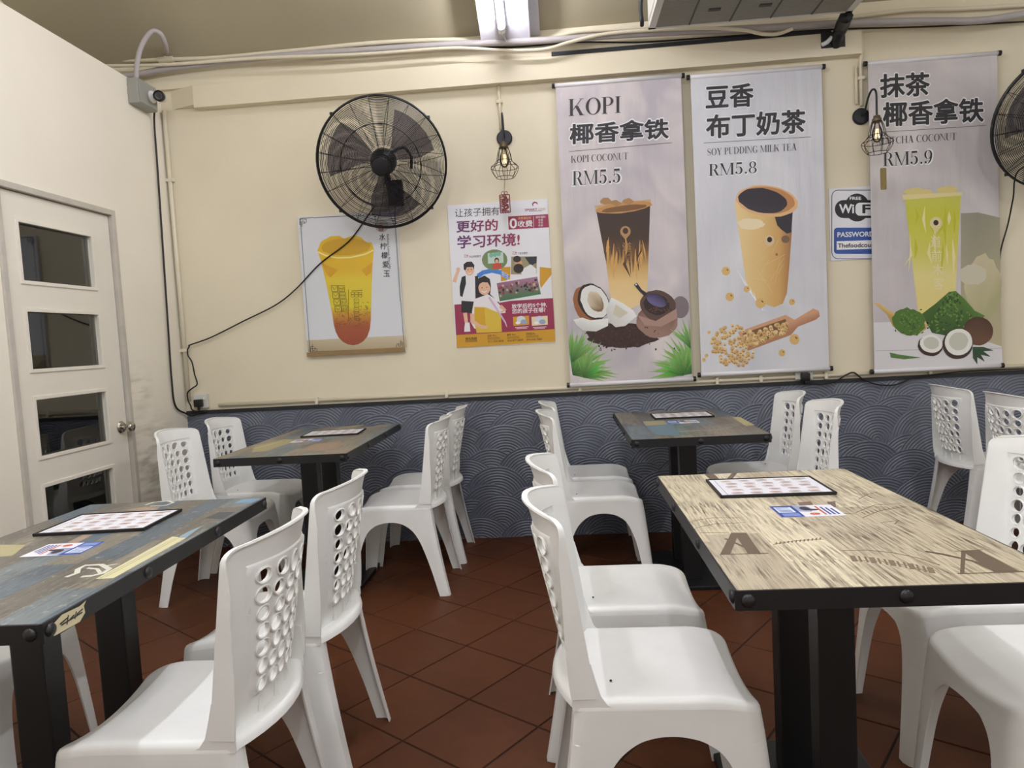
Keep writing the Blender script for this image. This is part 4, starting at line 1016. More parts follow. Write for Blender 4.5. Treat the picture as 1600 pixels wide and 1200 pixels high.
# ---- high-contrast serif capitals, drawn stroke by stroke (unit cap height)
TK, TN = 0.155, 0.032
def arc(cx, cy, rx, ry, a0, a1, n=16): return [(cx + rx * math.cos(math.radians(a0 + (a1 - a0) * k / n)), cy + ry * math.sin(math.radians(a0 + (a1 - a0) * k / n))) for k in range(n + 1)]
def serif_glyph(ch):
    """returns (width, list of polygons)"""
    P = []
    def R(x0, y0, x1, y1): P.append([(x0, y0), (x1, y0), (x1, y1), (x0, y1)])
    def stem(x, w=TK, y0=0, y1=1, foot=True, head=True):
        R(x, y0, x + w, y1); e = 0.075
        if foot: R(x - e, y0, x + w + e, y0 + TN)
        if head: R(x - e, y1 - TN, x + w + e, y1)
    def diag(x0, y0, x1, y1, w): P.append([(x0 - w / 2, y0), (x0 + w / 2, y0), (x1 + w / 2, y1), (x1 - w / 2, y1)])
    def band(outer, inner):
        for i in range(len(outer) - 1): P.append([outer[i], outer[i + 1], inner[i + 1], inner[i]])
    def ser(x, y, w=0.24): R(x - w / 2, y, x + w / 2, y + TN)
    def ring(cx, cy, rx, ry, tk, tn, a0=0, a1=360): band(arc(cx, cy, rx, ry, a0, a1, 30), arc(cx, cy, rx - tk, ry - tn, a0, a1, 30))
    if ch == 'I': stem(0.09); return 0.34, P
    if ch == 'K': stem(0.09); diag(0.27, 0.36, 0.72, 0.98, 0.045); diag(0.44, 0.58, 0.74, 0.0, 0.19); ser(0.73, 1 - TN); ser(0.76, 0, 0.28); return 0.92, P
    if ch == 'O': ring(0.45, 0.5, 0.42, 0.515, TK * 1.05, TN); return 0.90, P
    if ch in 'PR':
        stem(0.09, head=False); R(0.015, 1 - TN, 0.36, 1); band(arc(0.36, 0.74, 0.30, 0.26, 90, -90), arc(0.36, 0.74, 0.15, 0.228, 90, -90)); R(0.24, 0.48, 0.36, 0.48 + TN)
        if ch == 'R': diag(0.44, 0.49, 0.66, 0.03, 0.16); P.append([(0.60, 0), (0.80, 0), (0.80, TN), (0.62, 0.06)]); return 0.82, P
        return 0.72, P
    if ch in 'CG':
        band(arc(0.45, 0.5, 0.42, 0.515, 42, 318, 30), arc(0.48, 0.5, 0.29, 0.483, 46, 314, 30)); R(0.735, 0.66, 0.76, 0.97)
        if ch == 'C': R(0.735, 0.10, 0.75, 0.2); return 0.84, P
        R(0.62, 0.02, 0.76, 0.40); R(0.54, 0.40 - TN, 0.84, 0.40); return 0.90, P
    if ch == 'N': stem(0.09, TN, head=False); stem(0.74, TN, foot=False); P.append([(0.02, 1), (0.20, 1), (0.772, 0), (0.70, 0)]); ser(0.08, 1 - TN, 0.18); return 0.88, P
    if ch == 'U': stem(0.08, TK, 0.3, 1, foot=False); stem(0.66, TN, 0.3, 1, foot=False); band(arc(0.386, 0.3, 0.306, 0.315, 180, 360), arc(0.447, 0.3, 0.213, 0.283, 180, 360)); return 0.80, P
    if ch == 'T': stem(0.31, head=False); R(0.02, 1 - TN, 0.755, 1); R(0.02, 0.72, 0.045, 1); R(0.73, 0.72, 0.755, 1); return 0.78, P
    if ch == 'Y': diag(0.42, 0.42, 0.13, 1, 0.18); diag(0.42, 0.42, 0.72, 1, 0.045); stem(0.345, y1=0.46, head=False); ser(0.13, 1 - TN, 0.3); ser(0.72, 1 - TN, 0.24); return 0.84, P
    if ch == 'D': stem(0.09, head=False, foot=False); R(0.015, 1 - TN, 0.36, 1); R(0.015, 0, 0.36, TN); band(arc(0.36, 0.5, 0.45, 0.5, 90, -90, 24), arc(0.36, 0.5, 0.295, 0.468, 90, -90, 24)); return 0.88, P
    if ch == 'M': stem(0.09, TN, head=False); stem(0.86, TK); P.append([(0.03, 1), (0.21, 1), (0.56, 0.0), (0.49, 0.0)]); diag(0.525, 0.0, 0.88, 1, 0.045); ser(0.09, 1 - TN, 0.16); return 1.12, P
    if ch in 'LE':
        stem(0.09, head=False); R(0.015, 0, 0.66, TN); R(0.635, 0, 0.66, 0.27)
        if ch == 'L': ser(0.167, 1 - TN, 0.305); return 0.72, P
        R(0.015, 1 - TN, 0.63, 1); R(0.605, 0.76, 0.63, 1); R(0.24, 0.50, 0.46, 0.50 + TN); R(0.44, 0.40, 0.46, 0.63); return 0.74, P
    if ch == 'A': diag(0.12, 0, 0.43, 1, 0.042); diag(0.70, 0, 0.43, 1, 0.185); R(0.24, 0.32, 0.62, 0.32 + TN); ser(0.12, 0, 0.24); ser(0.71, 0, 0.32); return 0.88, P
    if ch == 'H': stem(0.09); stem(0.68); R(0.24, 0.5, 0.68, 0.5 + TN); return 0.94, P
    if ch == 'S':
        path = arc(0.36, 0.745, 0.24, 0.24, 25, 250, 14) + [(0.40, 0.49)] + arc(0.36, 0.255, 0.25, 0.24, 65, -150, 14); path = path[:12] + [(0.25, 0.585), (0.36, 0.50), (0.48, 0.415)] + path[18:]
        n = len(path); ws = [TN + (TK * 1.0 - TN) * math.exp(-((i / (n - 1) - 0.5) / 0.17) ** 2) for i in range(n)]
        for i in range(n - 1):
            a, b = Vector(path[i]), Vector(path[i + 1]); d = (b - a).normalized(); q = Vector((-d.y, d.x))
            P.append([a + q * ws[i] / 2, b + q * ws[i + 1] / 2, b - q * ws[i + 1] / 2, a - q * ws[i] / 2])
        R(0.57, 0.68, 0.595, 0.98); R(0.10, 0.02, 0.125, 0.34); return 0.70, P
    if ch == '.': P.append(arc(0.14, 0.085, 0.085, 0.085, 0, 340, 14)); return 0.30, P
    if ch == '5': R(0.13, 0.85, 0.54, 1.0); R(0.12, 0.50, 0.12 + TN, 1.0); band(arc(0.30, 0.32, 0.29, 0.325, 140, -150, 24), arc(0.27, 0.32, 0.16, 0.29, 140, -150, 24)); P.append(arc(0.12, 0.14, 0.085, 0.085, 0, 340, 12)); return 0.68, P
    if ch == '8': ring(0.34, 0.745, 0.255, 0.26, 0.12, TN); ring(0.34, 0.26, 0.30, 0.265, 0.13, TN); return 0.70, P
    if ch == '9': ring(0.33, 0.67, 0.29, 0.335, 0.14, TN); band(arc(0.26, 0.67, 0.36, 0.675, 0, -95, 16), arc(0.26, 0.67, 0.225, 0.64, 0, -95, 16)); P.append(arc(0.14, 0.10, 0.085, 0.085, 0, 340, 12)); return 0.70, P
    return 0.32, P
def serif(ink, txt, box, col, layer=3, shear=0.0, fat=0.0):
    x = 0; polys = []
    for ch in txt:
        w, P = serif_glyph(ch) if ch != ' ' else (0.34, [])
        for p in P: polys.append([(q[0] + x, q[1]) for q in p])
        x += w + 0.02
    l, t, r, b = box; x0 = min(q[0] for p in polys for q in p); x1 = max(q[0] for p in polys for q in p)
    for pi_, p in enumerate(polys):
        if fat:
            c = Vector((sum(q[0] for q in p) / len(p), sum(q[1] for q in p) / len(p))); p = [Vector(q) + (Vector(q) - c).normalized() * fat for q in p]
        ink.poly([(l + (r - l) * (q[0] - x0) / (x1 - x0), b + (t - b) * q[1] + shear * ((q[0] - x0) / (x1 - x0) - 0.5) * (r - l)) for q in p], col, layer + 0.8 * (pi_ % 24) / 24)
SH = -0.062       # pixel slope of level lines on this part of the wall
BLK = (44, 42, 46); WHT = (232, 232, 234)

# ================================================================== BANNERS
BY = WALL_Y - 0.046
def banner(label, x0, x1, z0, z1, base, rod_over=0.003):
    t = thing('hanging_banner', label, 'banner', ((x0 + x1) / 2, BY, z0), 0, 'drink banners on the back wall')
    nxx, nzz = 24, 40; v = []; f = []
    def wav(x, z): return 0.0
    MB().box((x0 + 0.006, BY, z0), (x1 - 0.006, BY + 0.0015, z1)).build('banner_sheet', base, t, world_space=True)
    for z, s in ((z1, 1), (z0, -1)):
        MB().tube([(x0 - rod_over, BY + 0.004, z), (x1 + rod_over, BY + 0.004, z)], 0.0125, 14).build('banner_rod', 'rod', t, smooth=True, world_space=True)
        for xx, sg in ((x0 - rod_over, -1), (x1 + rod_over, 1)):
            MB().tube([(xx - 0.004 * sg, BY + 0.004, z), (xx + 0.012 * sg, BY + 0.004, z)], 0.0145, 12).build('rod_cap', 'black_plastic', t, world_space=True)
    return t
def sheet_mat(name, rgb, a, b, sc):   # vinyl with a soft printed marbling and fine wrinkles
    m = mat(name, rgb, 0.38); nt = m.node_tree; bs = nt.nodes['Principled BSDF']; N = nt.nodes.new; L = nt.links.new
    tc = N('ShaderNodeTexCoord'); n = N('ShaderNodeTexNoise'); n.inputs['Scale'].default_value = sc; n.inputs['Detail'].default_value = 2; n.inputs['Distortion'].default_value = 1.2
    L(tc.outputs['Object'], n.inputs['Vector']); r = N('ShaderNodeValToRGB'); r.color_ramp.elements[0].position = 0.36; r.color_ramp.elements[0].color = lin(a); r.color_ramp.elements[1].position = 0.66; r.color_ramp.elements[1].color = lin(b)
    L(n.outputs['Fac'], r.inputs[0]); L(r.outputs[0], bs.inputs['Base Color'])
    mp = N('ShaderNodeMapping'); mp.inputs['Scale'].default_value = (14, 1, 1.6); L(tc.outputs['Object'], mp.inputs[0])
    w = N('ShaderNodeTexNoise'); w.inputs['Scale'].default_value = 1.0; w.inputs['Detail'].default_value = 3; L(mp.outputs[0], w.inputs['Vector'])
    bp = N('ShaderNodeBump'); bp.inputs['Strength'].default_value = 0.5; bp.inputs['Distance'].default_value = 0.02; L(w.outputs['Fac'], bp.inputs['Height']); L(bp.outputs[0], bs.inputs['Normal'])
sheet_mat('sheet_kopi', (206, 198, 200), (184, 177, 184), (214, 205, 204), 2.2)
sheet_mat('sheet_soy', (206, 206, 212), (200, 200, 208), (216, 216, 221), 1.6)
sheet_mat('sheet_matcha', (206, 200, 202), (190, 184, 186), (212, 206, 206), 1.8)
def palm(ink, cx, cy, ang0, ang1, ln, n, layer, seed):
    g = np.random.default_rng(seed)
    for k in range(n):
        a = math.radians(ang0 + (ang1 - ang0) * (k + 0.5) / n + g.normal(0, 3)); L_ = ln * g.uniform(0.7, 1.05)
        tip = (cx + L_ * math.cos(a), cy - L_ * math.sin(a) + 0.12 * L_ * abs(math.cos(a))); w = 0.035 * ln
        mid = (cx + 0.55 * L_ * math.cos(a), cy - 0.55 * L_ * math.sin(a)); q = (-math.sin(a) * w, -math.cos(a) * w)
        c0 = (30, 82, 30); c1 = tuple(int(v) for v in (g.uniform(70, 125), g.uniform(140, 180), g.uniform(50, 90)))
        ink.poly([(cx, cy), (mid[0] + q[0], mid[1] + q[1]), tip, (mid[0] - q[0], mid[1] - q[1])], [c0, c1, (150, 190, 110), c1], layer + g.uniform(0, 0.8))
def blob(cx, cy, rx, ry, rough, seed, n=26, rot=0):
    g = np.random.default_rng(seed); return [(cx + (p[0] - cx) * (1 + g.normal(0, rough)), cy + (p[1] - cy) * (1 + g.normal(0, rough))) for p in ell2(cx, cy, rx, ry, rot, n)]
# -------- first banner: kopi
w0, w1 = on_y(864, 135, BY), on_y(1085, 592, BY)
kx0 = (on_y(865, 132, BY).x + on_y(891, 603, BY).x) / 2; kx1 = (on_y(1064, 121, BY).x + on_y(1085, 592, BY).x) / 2
kz1 = on_y(965, 126, BY).z; kz0 = on_y(988, 597, BY).z
kb = banner('mauve banner advertising KOPI coconut at RM5.5, leftmost of the three', kx0, kx1, kz0, kz1, 'sheet_kopi')
A = wall_map(850, 90, 4.616, BY); B = wall_map(860, 350, 4.616, BY)
ink = Ink(A); serif(ink, 'KOPI', (178, 290, 552, 410), BLK, 3, SH); ink.build('printed_heading', kb)
ink = Ink(A)
text(ink, '椰香拿铁', (176, 446, 908, 616), WHT, 2, 0.056, SH); text(ink, '椰香拿铁', (184, 456, 900, 606), BLK, 3, 0.029, SH); ink.build('printed_chinese_title', kb)
ink = Ink(A); ink.line([(180, 678), (922, 614)], 3, BLK, 2); serif(ink, 'KOPI COCONUT', (195, 697, 606, 747), (70, 66, 70), 3, SH); ink.build('printed_subtitle', kb)
ink = Ink(A); serif(ink, 'RM5.5', (198, 803, 558, 918), WHT, 2, SH, 0.035); serif(ink, 'RM5.5', (206, 810, 550, 912), BLK, 3, SH); ink.build('printed_price', kb)
# cup (crop B continues crop A: B.y = A.y - 1200 in the same scale, B.x = A.x - 46)
ink = Ink(B); o = -1200
cup = [(330, -100), (720, -150), (702, 400), (690, 560), (560, 620), (440, 590), (405, 300)]
ink.grad(cup, [(-150, (52, 38, 30)), (120, (66, 46, 32)), (200, (120, 84, 46)), (300, (196, 158, 96)), (420, (222, 190, 132)), (620, (226, 200, 150))], 1, n=30)
g = np.random.default_rng(3)
for k in range(22):      # milk swirls
    x = g.uniform(395, 690); y = g.uniform(60, 210); ln = g.uniform(90, 260)
    ink.stroke([(x, y), (x + g.normal(0, 10), y + ln * 0.5), (x + g.normal(0, 18), y + ln)], [3, g.uniform(10, 26), 2], (78, 52, 34) if k % 2 else (206, 158, 88), 2 + k * 0.04)
ink.poly(blob(530, -120, 205, 38, 0.03, 4, rot=-0.12), (190, 140, 82), 3); ink.poly(blob(530, -112, 168, 22, 0.04, 5, rot=-0.12), (120, 80, 46), 3.5)
for (x, y, r) in ((405, -160, 40), (470, -152, 34), (560, -162, 36)): ink.poly(blob(x, y, r, r * 0.6, 0.18, int(x), 9), (166, 124, 78), 3.8)
ink.poly([(318, -132), (722, -178), (726, -160), (322, -112)], (196, 162, 116), 3.2)
ink.ell(541, 55, 38, 40, (176, 138, 92), 4); ink.poly([(512, 78), (570, 78), (541, 115)], (176, 138, 92), 4); ink.ell(541, 50, 20, 22, (58, 40, 34), 5)
text(ink, '道', (522, 130, 584, 200), (168, 128, 82), 4, 0.0); text(ink, '前', (526, 212, 582, 276), (150, 106, 60), 4, 0.0)
ink.build('printed_coffee_cup', kb)
ink = Ink(B)
ink.poly(blob(520, 800, 270, 88, 0.05, 9, 34), (58, 36, 30), 2)
for k in range(120):
    a = g.uniform(0, 2 * PI); rr = math.sqrt(g.uniform(0, 1)); ink.ell(520 + 275 * rr * math.cos(a), 805 + 90 * rr * math.sin(a), g.uniform(4, 9), g.uniform(3, 7), (78, 50, 40) if k % 2 else (36, 22, 20), 2.4 + k * 0.01, 0, 6)
for k in range(14): ink.ell(g.uniform(260, 930), g.uniform(880, 915), g.uniform(4, 12), g.uniform(4, 10), (50, 30, 26), 2.4, 0, 7)
ink.build('printed_coffee_grounds', kb)
ink = Ink(B)
ink.poly(blob(255, 580, 86, 135, 0.02, 11, rot=-0.3), (150, 92, 52), 3); ink.poly(blob(310, 560, 105, 138, 0.02, 12, rot=-0.5), (38, 28, 24), 3.4)
ink.poly(blob(318, 562, 92, 126, 0.03, 13, rot=-0.5), (224, 224, 220), 3.8); ink.poly(blob(325, 560, 52, 78, 0.04, 14, rot=-0.5), [(126, 96, 62)] * 13 + [(206, 190, 164)] * 13, 4.2)
ink.poly([(165, 690), (230, 675), (290, 695), (420, 680), (415, 735), (330, 775), (235, 770), (190, 735)], [(230, 230, 226)] * 5 + [(205, 203, 200)] * 3, 4.6)
ink.poly([(440, 530), (520, 570), (600, 625), (622, 665), (540, 735), (470, 745), (420, 700), (400, 620)], [(232, 232, 228)] * 4 + [(206, 204, 200)] * 4, 4.8); ink.poly([(470, 580), (560, 640), (500, 680), (450, 650)], (206, 196, 176), 5.2)
ink.build('printed_coconut', kb)
ink = Ink(B)
ink.ell(938, 600, 62, 80, (120, 108, 112), 1.5)
ink.poly(blob(770, 700, 150, 120, 0.02, 15), [(150, 118, 104)] * 13 + [(110, 82, 72)] * 13, 3); ink.poly(blob(775, 590, 130, 110, 0.03, 16, rot=0.3), (84, 62, 54), 3.4); ink.poly(blob(765, 580, 96, 74, 0.03, 17, rot=0.3), (42, 28, 26), 3.8)
for k in range(50): ink.ell(770 + g.normal(0, 42), 615 + g.normal(0, 18), 7, 6, (92, 54, 46) if k % 2 else (52, 30, 28), 4.2 + k * 0.01, 0, 6)
ink.stroke([(612, 430), (650, 480), (690, 512)], [26, 22, 30], (40, 34, 52), 4.9); ink.poly(blob(765, 550, 76, 42, 0.02, 18, rot=0.4), [(100, 90, 132)] * 13 + [(54, 46, 78)] * 13, 4.8); ink.ell(618, 437, 7, 7, (200, 200, 210), 5.3)
ink.poly([(630, 660), (760, 700), (910, 610), (915, 680), (800, 740), (680, 730)], (166, 134, 120), 4.9)
ink.build('printed_coffee_sack', kb)
ink = Ink(B); palm(ink, 160, 1090, -8, 100, 330, 30, 2, 31); palm(ink, 240, 1110, 0, 110, 220, 22, 4, 32); palm(ink, 155, 1000, 35, 100, 250, 14, 5, 33); palm(ink, 1030, 1080, 80, 188, 330, 30, 2, 34); palm(ink, 960, 1095, 60, 180, 240, 22, 4, 35); palm(ink, 1020, 900, 80, 140, 240, 14, 5, 36)
# keep the fronds on the sheet
for i, p in enumerate(ink.v): ink.v[i] = (min(max(p[0], kx0 + 0.008), kx1 - 0.008), p[1], max(p[2], kz0 + 0.012))
ink.build('printed_palm_leaves', kb)
# -------- second banner: soy pudding milk tea
sx0_ = (on_y(1082, 120, BY).x + on_y(1090, 588, BY).x) / 2; sx1_ = (on_y(1285, 104, BY).x + on_y(1297, 573, BY).x) / 2
sz1 = on_y(1185, 112, BY).z; sz0 = on_y(1193, 581, BY).z
sb = banner('pale lilac banner advertising SOY PUDDING MILK TEA at RM5.8', sx0_, sx1_, sz0, sz1, 'sheet_soy')
A = wall_map(1070, 90, 4.617, BY); B = wall_map(1080, 350, 4.617, BY)
ink = Ink(A)
for tx, bx_ in (('豆香', (150, 193, 496, 364)), ('布丁奶茶', (152, 392, 872, 566))):
    l, t_, r_, b_ = bx_; text(ink, tx, (l - 8, t_ - 9, r_ + 8, b_ + 9), WHT, 2, 0.056, SH); text(ink, tx, bx_, BLK, 3, 0.029, SH)
ink.build('printed_chinese_title', sb)
ink = Ink(A); ink.line([(138, 616), (908, 572)], 3, BLK, 2); serif(ink, 'SOY PUDDING MILK TEA', (162, 638, 806, 688), (70, 68, 74), 3, SH); ink.build('printed_subtitle', sb)
ink = Ink(A); serif(ink, 'RM5.8', (168, 752, 524, 850), WHT, 2, SH, 0.035); serif(ink, 'RM5.8', (174, 758, 518, 844), BLK, 3, SH); ink.build('printed_price', sb)
ink = Ink(B)
cup = [(310, -170), (722, -160), (725, 60), (700, 400), (690, 500), (660, 575), (600, 600), (480, 560), (400, 460), (372, 250)]
ink.grad(cup, [(310, (232, 206, 150)), (520, (218, 184, 122)), (640, (204, 160, 96)), (725, (160, 112, 66))], 1, axis=0, n=24)
ink.poly([(560, -120), (735, -130), (722, 60), (690, 70), (650, 40), (620, 10), (600, -60)], (46, 40, 48), 2); ink.ell(680, 110, 30, 28, (120, 92, 70), 2)
ink.poly(blob(548, -165, 225, 112, 0.012, 41, 30, 0.12), (222, 178, 128), 3); ink.poly(blob(548, -172, 200, 95, 0.012, 42, 30, 0.12), (186, 132, 82), 3.5); ink.poly(blob(515, -168, 178, 88, 0.02, 43, 30, 0.16), [(52, 44, 54)] * 15 + [(40, 32, 42)] * 15, 4)
ink.poly(blob(430, 0, 95, 40, 0.08, 44), (232, 216, 180), 2.2); ink.ell(563, 120, 36, 40, (216, 190, 150), 3); ink.ell(565, 113, 18, 20, (40, 30, 34), 4); ink.ell(616, 220, 9, 10, (150, 108, 66), 3)
for k in range(12): ink.stroke([(g.uniform(390, 680), g.uniform(60, 520)) for _ in range(1)] * 1 + [(g.uniform(390, 680), g.uniform(60, 520))], 2, (226, 200, 150), 2.5)
ink.build('printed_milk_tea_cup', sb)
ink = Ink(B)
for x, y, r in ((250, 340, 30), (278, 525, 30), (727, 562, 22), (745, 832, 36), (655, 930, 24), (500, 570, 36), (400, 470, 22), (128, 782, 12), (92, 980, 13), (110, 950, 13)):
    ink = Ink(B); ink.poly(blob(x, y, r, r * 1.05, 0.03, int(x)), (214, 176, 110), 3); ink.ell(x + r * 0.35, y - r * 0.3, r * 0.3, r * 0.14, (104, 78, 50), 3.4, 0.8); ink.build('printed_soybean', sb)
ink = Ink(B)
for k in range(7): ink.stroke([(330 + k * 30, 330 + 40 * k), (380 + k * 22, 420 + 34 * k), (470 + k * 12, 560 + 10 * k)], [2, 9, 2], (236, 236, 238), 2.2)
ink.build('printed_milk_splash', sb)
ink = Ink(B)
ink.poly([(335, 780), (680, 655), (745, 690), (880, 610), (920, 625), (928, 665), (900, 690), (770, 740), (720, 800), (410, 915)], [(206, 158, 124)] * 5 + [(176, 124, 92)] * 5, 2); ink.poly([(370, 790), (680, 685), (705, 765), (420, 890)], (120, 82, 44), 3)
ink.build('printed_wooden_scoop', sb)
ink = Ink(B)
for k in range(240):
    t_ = g.uniform(0, 1)
    if k < 145: a = g.uniform(0, 2 * PI); rr = math.sqrt(g.uniform(0, 1)); x, y = 310 + 165 * rr * math.cos(a), 880 + 150 * rr * math.sin(a)
    else: x = 400 + 290 * t_ ; y = 850 - 110 * t_ + g.uniform(-42, 42)
    ink.ell(x, y, 14, 14, (206, 170, 112) if k % 3 else (226, 198, 146), 3.6 + k * 0.009, 0, 9); ink.ell(x + 2, y + 6, 8, 5, (160, 118, 66), 3.604 + k * 0.009, 0, 7)
ink.build('printed_spilled_soybeans', sb)
# -------- third banner: matcha
mx0 = (on_y(1356, 98, BY).x + on_y(1363, 583, BY).x) / 2; mx1 = (on_y(1558, 85, BY).x + on_y(1566, 569, BY).x) / 2
mz1 = on_y(1457, 91, BY).z; mz0 = on_y(1465, 576, BY).z
mb_ = banner('grey-mauve banner advertising matcha coconut at RM5.9, behind the right lamp', mx0, mx1, mz0, mz1, 'sheet_matcha')
A = wall_map(1280, 60, 4.444, BY); B = wall_map(1280, 280, 3.75, BY)
ink = Ink(A)
for tx, bx_ in (('抹茶', (420, 240, 768, 408)), ('椰香拿铁', (440, 424, 1142, 598))):
    l, t_, r_, b_ = bx_; text(ink, tx, (l - 8, t_ - 9, r_ + 8, b_ + 9), WHT, 2, 0.056, SH * 0.8); text(ink, tx, bx_, BLK, 3, 0.029, SH * 0.8)
ink.build('printed_chinese_title', mb_)
ink = Ink(A); ink.line([(430, 652), (1162, 604)], 3, BLK, 2); serif(ink, 'MATCHA COCONUT', (400, 672, 952, 722), (78, 74, 78), 3, SH); ink.build('printed_subtitle', mb_)
ink = Ink(A); serif(ink, 'RM5.9', (438, 778, 790, 884), WHT, 2, SH, 0.035); serif(ink, 'RM5.9', (444, 784, 784, 878), BLK, 3, SH); ink.build('printed_price', mb_)
ink = Ink(B)
ink.poly([(830, 200), (930, 195), (1058, 225), (1068, 980), (830, 980)], [(150, 146, 128), (140, 138, 120), (152, 148, 126), (186, 176, 140), (178, 170, 140)], 0.6)
ink.poly(blob(960, 640, 110, 190, 0.05, 51), [(172, 168, 126)] * 13 + [(196, 186, 152)] * 13, 1.0); ink.poly(blob(900, 560, 80, 60, 0.05, 52), (200, 194, 172), 1.3)
ink.poly([(320, 840), (620, 830), (1070, 980), (1075, 1085), (325, 1130)], (216, 214, 216), 0.9); ink.line([(330, 1005), (1070, 990)], 3, (176, 172, 172), 1.4)
ink.build('printed_backdrop', mb_)
ink = Ink(B)
cup = [(500, 95), (830, 80), (812, 400), (795, 760), (720, 800), (580, 790), (545, 500)]
ink.grad(cup, [(80, (196, 196, 88)), (220, (196, 196, 60)), (420, (206, 200, 92)), (560, (222, 210, 140)), (800, (226, 206, 130))], 2, n=26)
for k in range(16):
    x = g.uniform(530, 790); y = g.uniform(150, 430); ln = g.uniform(70, 240); ink.stroke([(x, y), (x + g.normal(0, 8), y + ln / 2), (x + g.normal(0, 14), y + ln)], [2, g.uniform(8, 22), 2], (228, 216, 158) if k % 2 else (186, 186, 44), 2.5 + k * 0.03)
for (x, y, rx, ry) in ((560, 75, 60, 26), (620, 82, 50, 20), (755, 65, 66, 26)): ink.poly(blob(x, y, rx, ry, 0.08, int(x), 14), (214, 196, 128), 3.2)
ink.poly([(484, 92), (836, 76), (838, 96), (490, 122)], (222, 208, 150), 3.6)
ink.ell(683, 258, 36, 38, (220, 206, 150), 3.5); ink.poly([(655, 278), (712, 278), (683, 315)], (220, 206, 150), 3.5); ink.ell(683, 255, 15, 16, (40, 30, 30), 4)
for i, ch in enumerate(('道', '前', '木', '客')): text(ink, ch, (652 + 6 * i, 332 + 82 * i, 712 + 6 * i, 400 + 82 * i), (226, 216, 176), 3.6, 0.0)
ink.build('printed_matcha_cup', mb_)
ink = Ink(B)
ink.poly([(318, 725), (345, 722), (405, 765), (470, 800), (640, 840), (625, 880), (560, 915), (500, 905), (430, 860), (395, 790)], [(216, 184, 122)] * 5 + [(186, 152, 84)] * 5, 3); ink.poly(blob(525, 835, 98, 78, 0.05, 61, 30, 0.25), (76, 112, 40), 4)
for k in range(60): ink.ell(525 + g.normal(0, 42), 840 + g.normal(0, 30), g.uniform(4, 9), 4, (106, 140, 58) if k % 2 else (52, 84, 30), 4.4 + k * 0.01, g.uniform(0, 3), 6)
ink.build('printed_matcha_scoop', mb_)
ink = Ink(B)
ink.poly([(600, 790), (680, 730), (760, 660), (800, 655), (850, 700), (910, 770), (970, 800), (900, 880), (760, 920), (660, 900)], [(60, 96, 34)] * 3 + [(84, 122, 48)] * 4 + [(52, 84, 32)] * 3, 3)
for k in range(150):
    v_ = g.uniform(0, 1); x = 780 + (g.uniform(-1, 1)) * (20 + 160 * v_); y = 670 + 230 * v_; ink.ell(x, y, g.uniform(5, 11), 5, (104, 140, 60) if k % 2 else (40, 72, 26), 3.4 + k * 0.006, g.uniform(0, 3), 6)
ink.build('printed_matcha_heap', mb_)
ink = Ink(B)
ink.poly(blob(930, 890, 88, 84, 0.015, 71), [(104, 72, 50)] * 13 + [(76, 50, 36)] * 13, 5)
for (x, y, rx, ry, r_) in ((655, 968, 74, 60, 0.15), (815, 958, 90, 88, -0.3)):
    ink.poly(blob(x - 5, y + 8, rx, ry, 0.012, int(x), 26, r_), (62, 42, 34), 5.4); ink.poly(blob(x, y - 4, rx * 0.9, ry * 0.88, 0.012, int(x) + 1, 26, r_), (232, 232, 226), 5.8); ink.poly(blob(x, y - 8, rx * 0.62, ry * 0.6, 0.02, int(x) + 2, 26, r_), (198, 198, 184), 6.2)
ink.poly([(412, 1015), (470, 1028), (595, 1045), (500, 1055), (420, 1045)], (84, 122, 60), 4)
for a in (-10, -32, -55, -78): 
    t_ = math.radians(a); ink.stroke([(900, 985), (900 + 60 * math.cos(t_), 985 - 60 * math.sin(t_)), (900 + 118 * math.cos(t_), 985 - 100 * math.sin(t_))], [6, 26, 2], (44, 74, 46), 4.2)
ink.build('printed_coconuts', mb_)

# ================================================================== POSTERS
# ---- lemon drink poster: thin framed print with a wooden strip below
PY = WALL_Y - 0.020
lx0 = (on_y(463, 337, PY).x + on_y(481, 556, PY).x) / 2; lx1 = (on_y(617, 330, PY).x + on_y(635, 549, PY).x) / 2
lz1 = on_y(540, 334, PY).z; lz0 = on_y(558, 553, PY).z
mat('poster_white', (212, 214, 220), 0.42); mat('school_white', (226, 226, 232), 0.45)
lp = thing('drink_poster', 'white poster of a yellow lemon drink under the first wall fan', 'poster', ((lx0 + lx1) / 2, PY, lz0))
MB().box((lx0, PY, lz0), (lx1, WALL_Y - 0.0005, lz1), 0.002).build('poster_panel', 'poster_white', lp, world_space=True)
C = wall_map(440, 330, 5.218, PY - 0.0006); ink = Ink(C)
fr_ = [(152, 58), (918, 20), (1000, 1112), (232, 1148), (152, 58)]; ink.line(fr_, 4, (60, 60, 60), 2)
for (x, y, sx_, sy_) in ((175, 90, 1, 1), (262, 1125, 1, -1), (962, 1090, -1, -1)):
    for (a, b, c, d) in ((-26, -26, 26, -26), (-26, -26, -26, 22), (26, -26, 26, 0), (-26, 22, 0, 22), (-10, -10, 10, -10), (-10, -10, -10, 40), (10, -10, 10, 14), (-26, 6, 26, 6)): ink.line([(x + a * sx_, y + b * sy_), (x + c * sx_, y + d * sy_)], 5, (96, 88, 70), 2.4)
ink.build('printed_border', lp)
ink = Ink(C); ink.poly([(206, 1052), (1012, 1012), (1020, 1110), (216, 1148)], [(190, 178, 150), (200, 188, 164), (180, 164, 132), (172, 156, 124)], 1); ink.build('printed_shelf', lp)
ink = Ink(C)
cup = [(292, 320), (320, 250), (400, 205), (470, 200), (510, 225), (590, 195), (650, 215), (690, 255), (735, 255), (752, 310), (742, 420), (735, 600), (728, 880), (720, 960), (700, 1020), (665, 1062), (625, 1085), (585, 1093), (540, 1086), (500, 1065), (465, 1030), (440, 980), (425, 920), (415, 850), (370, 620), (320, 400)]
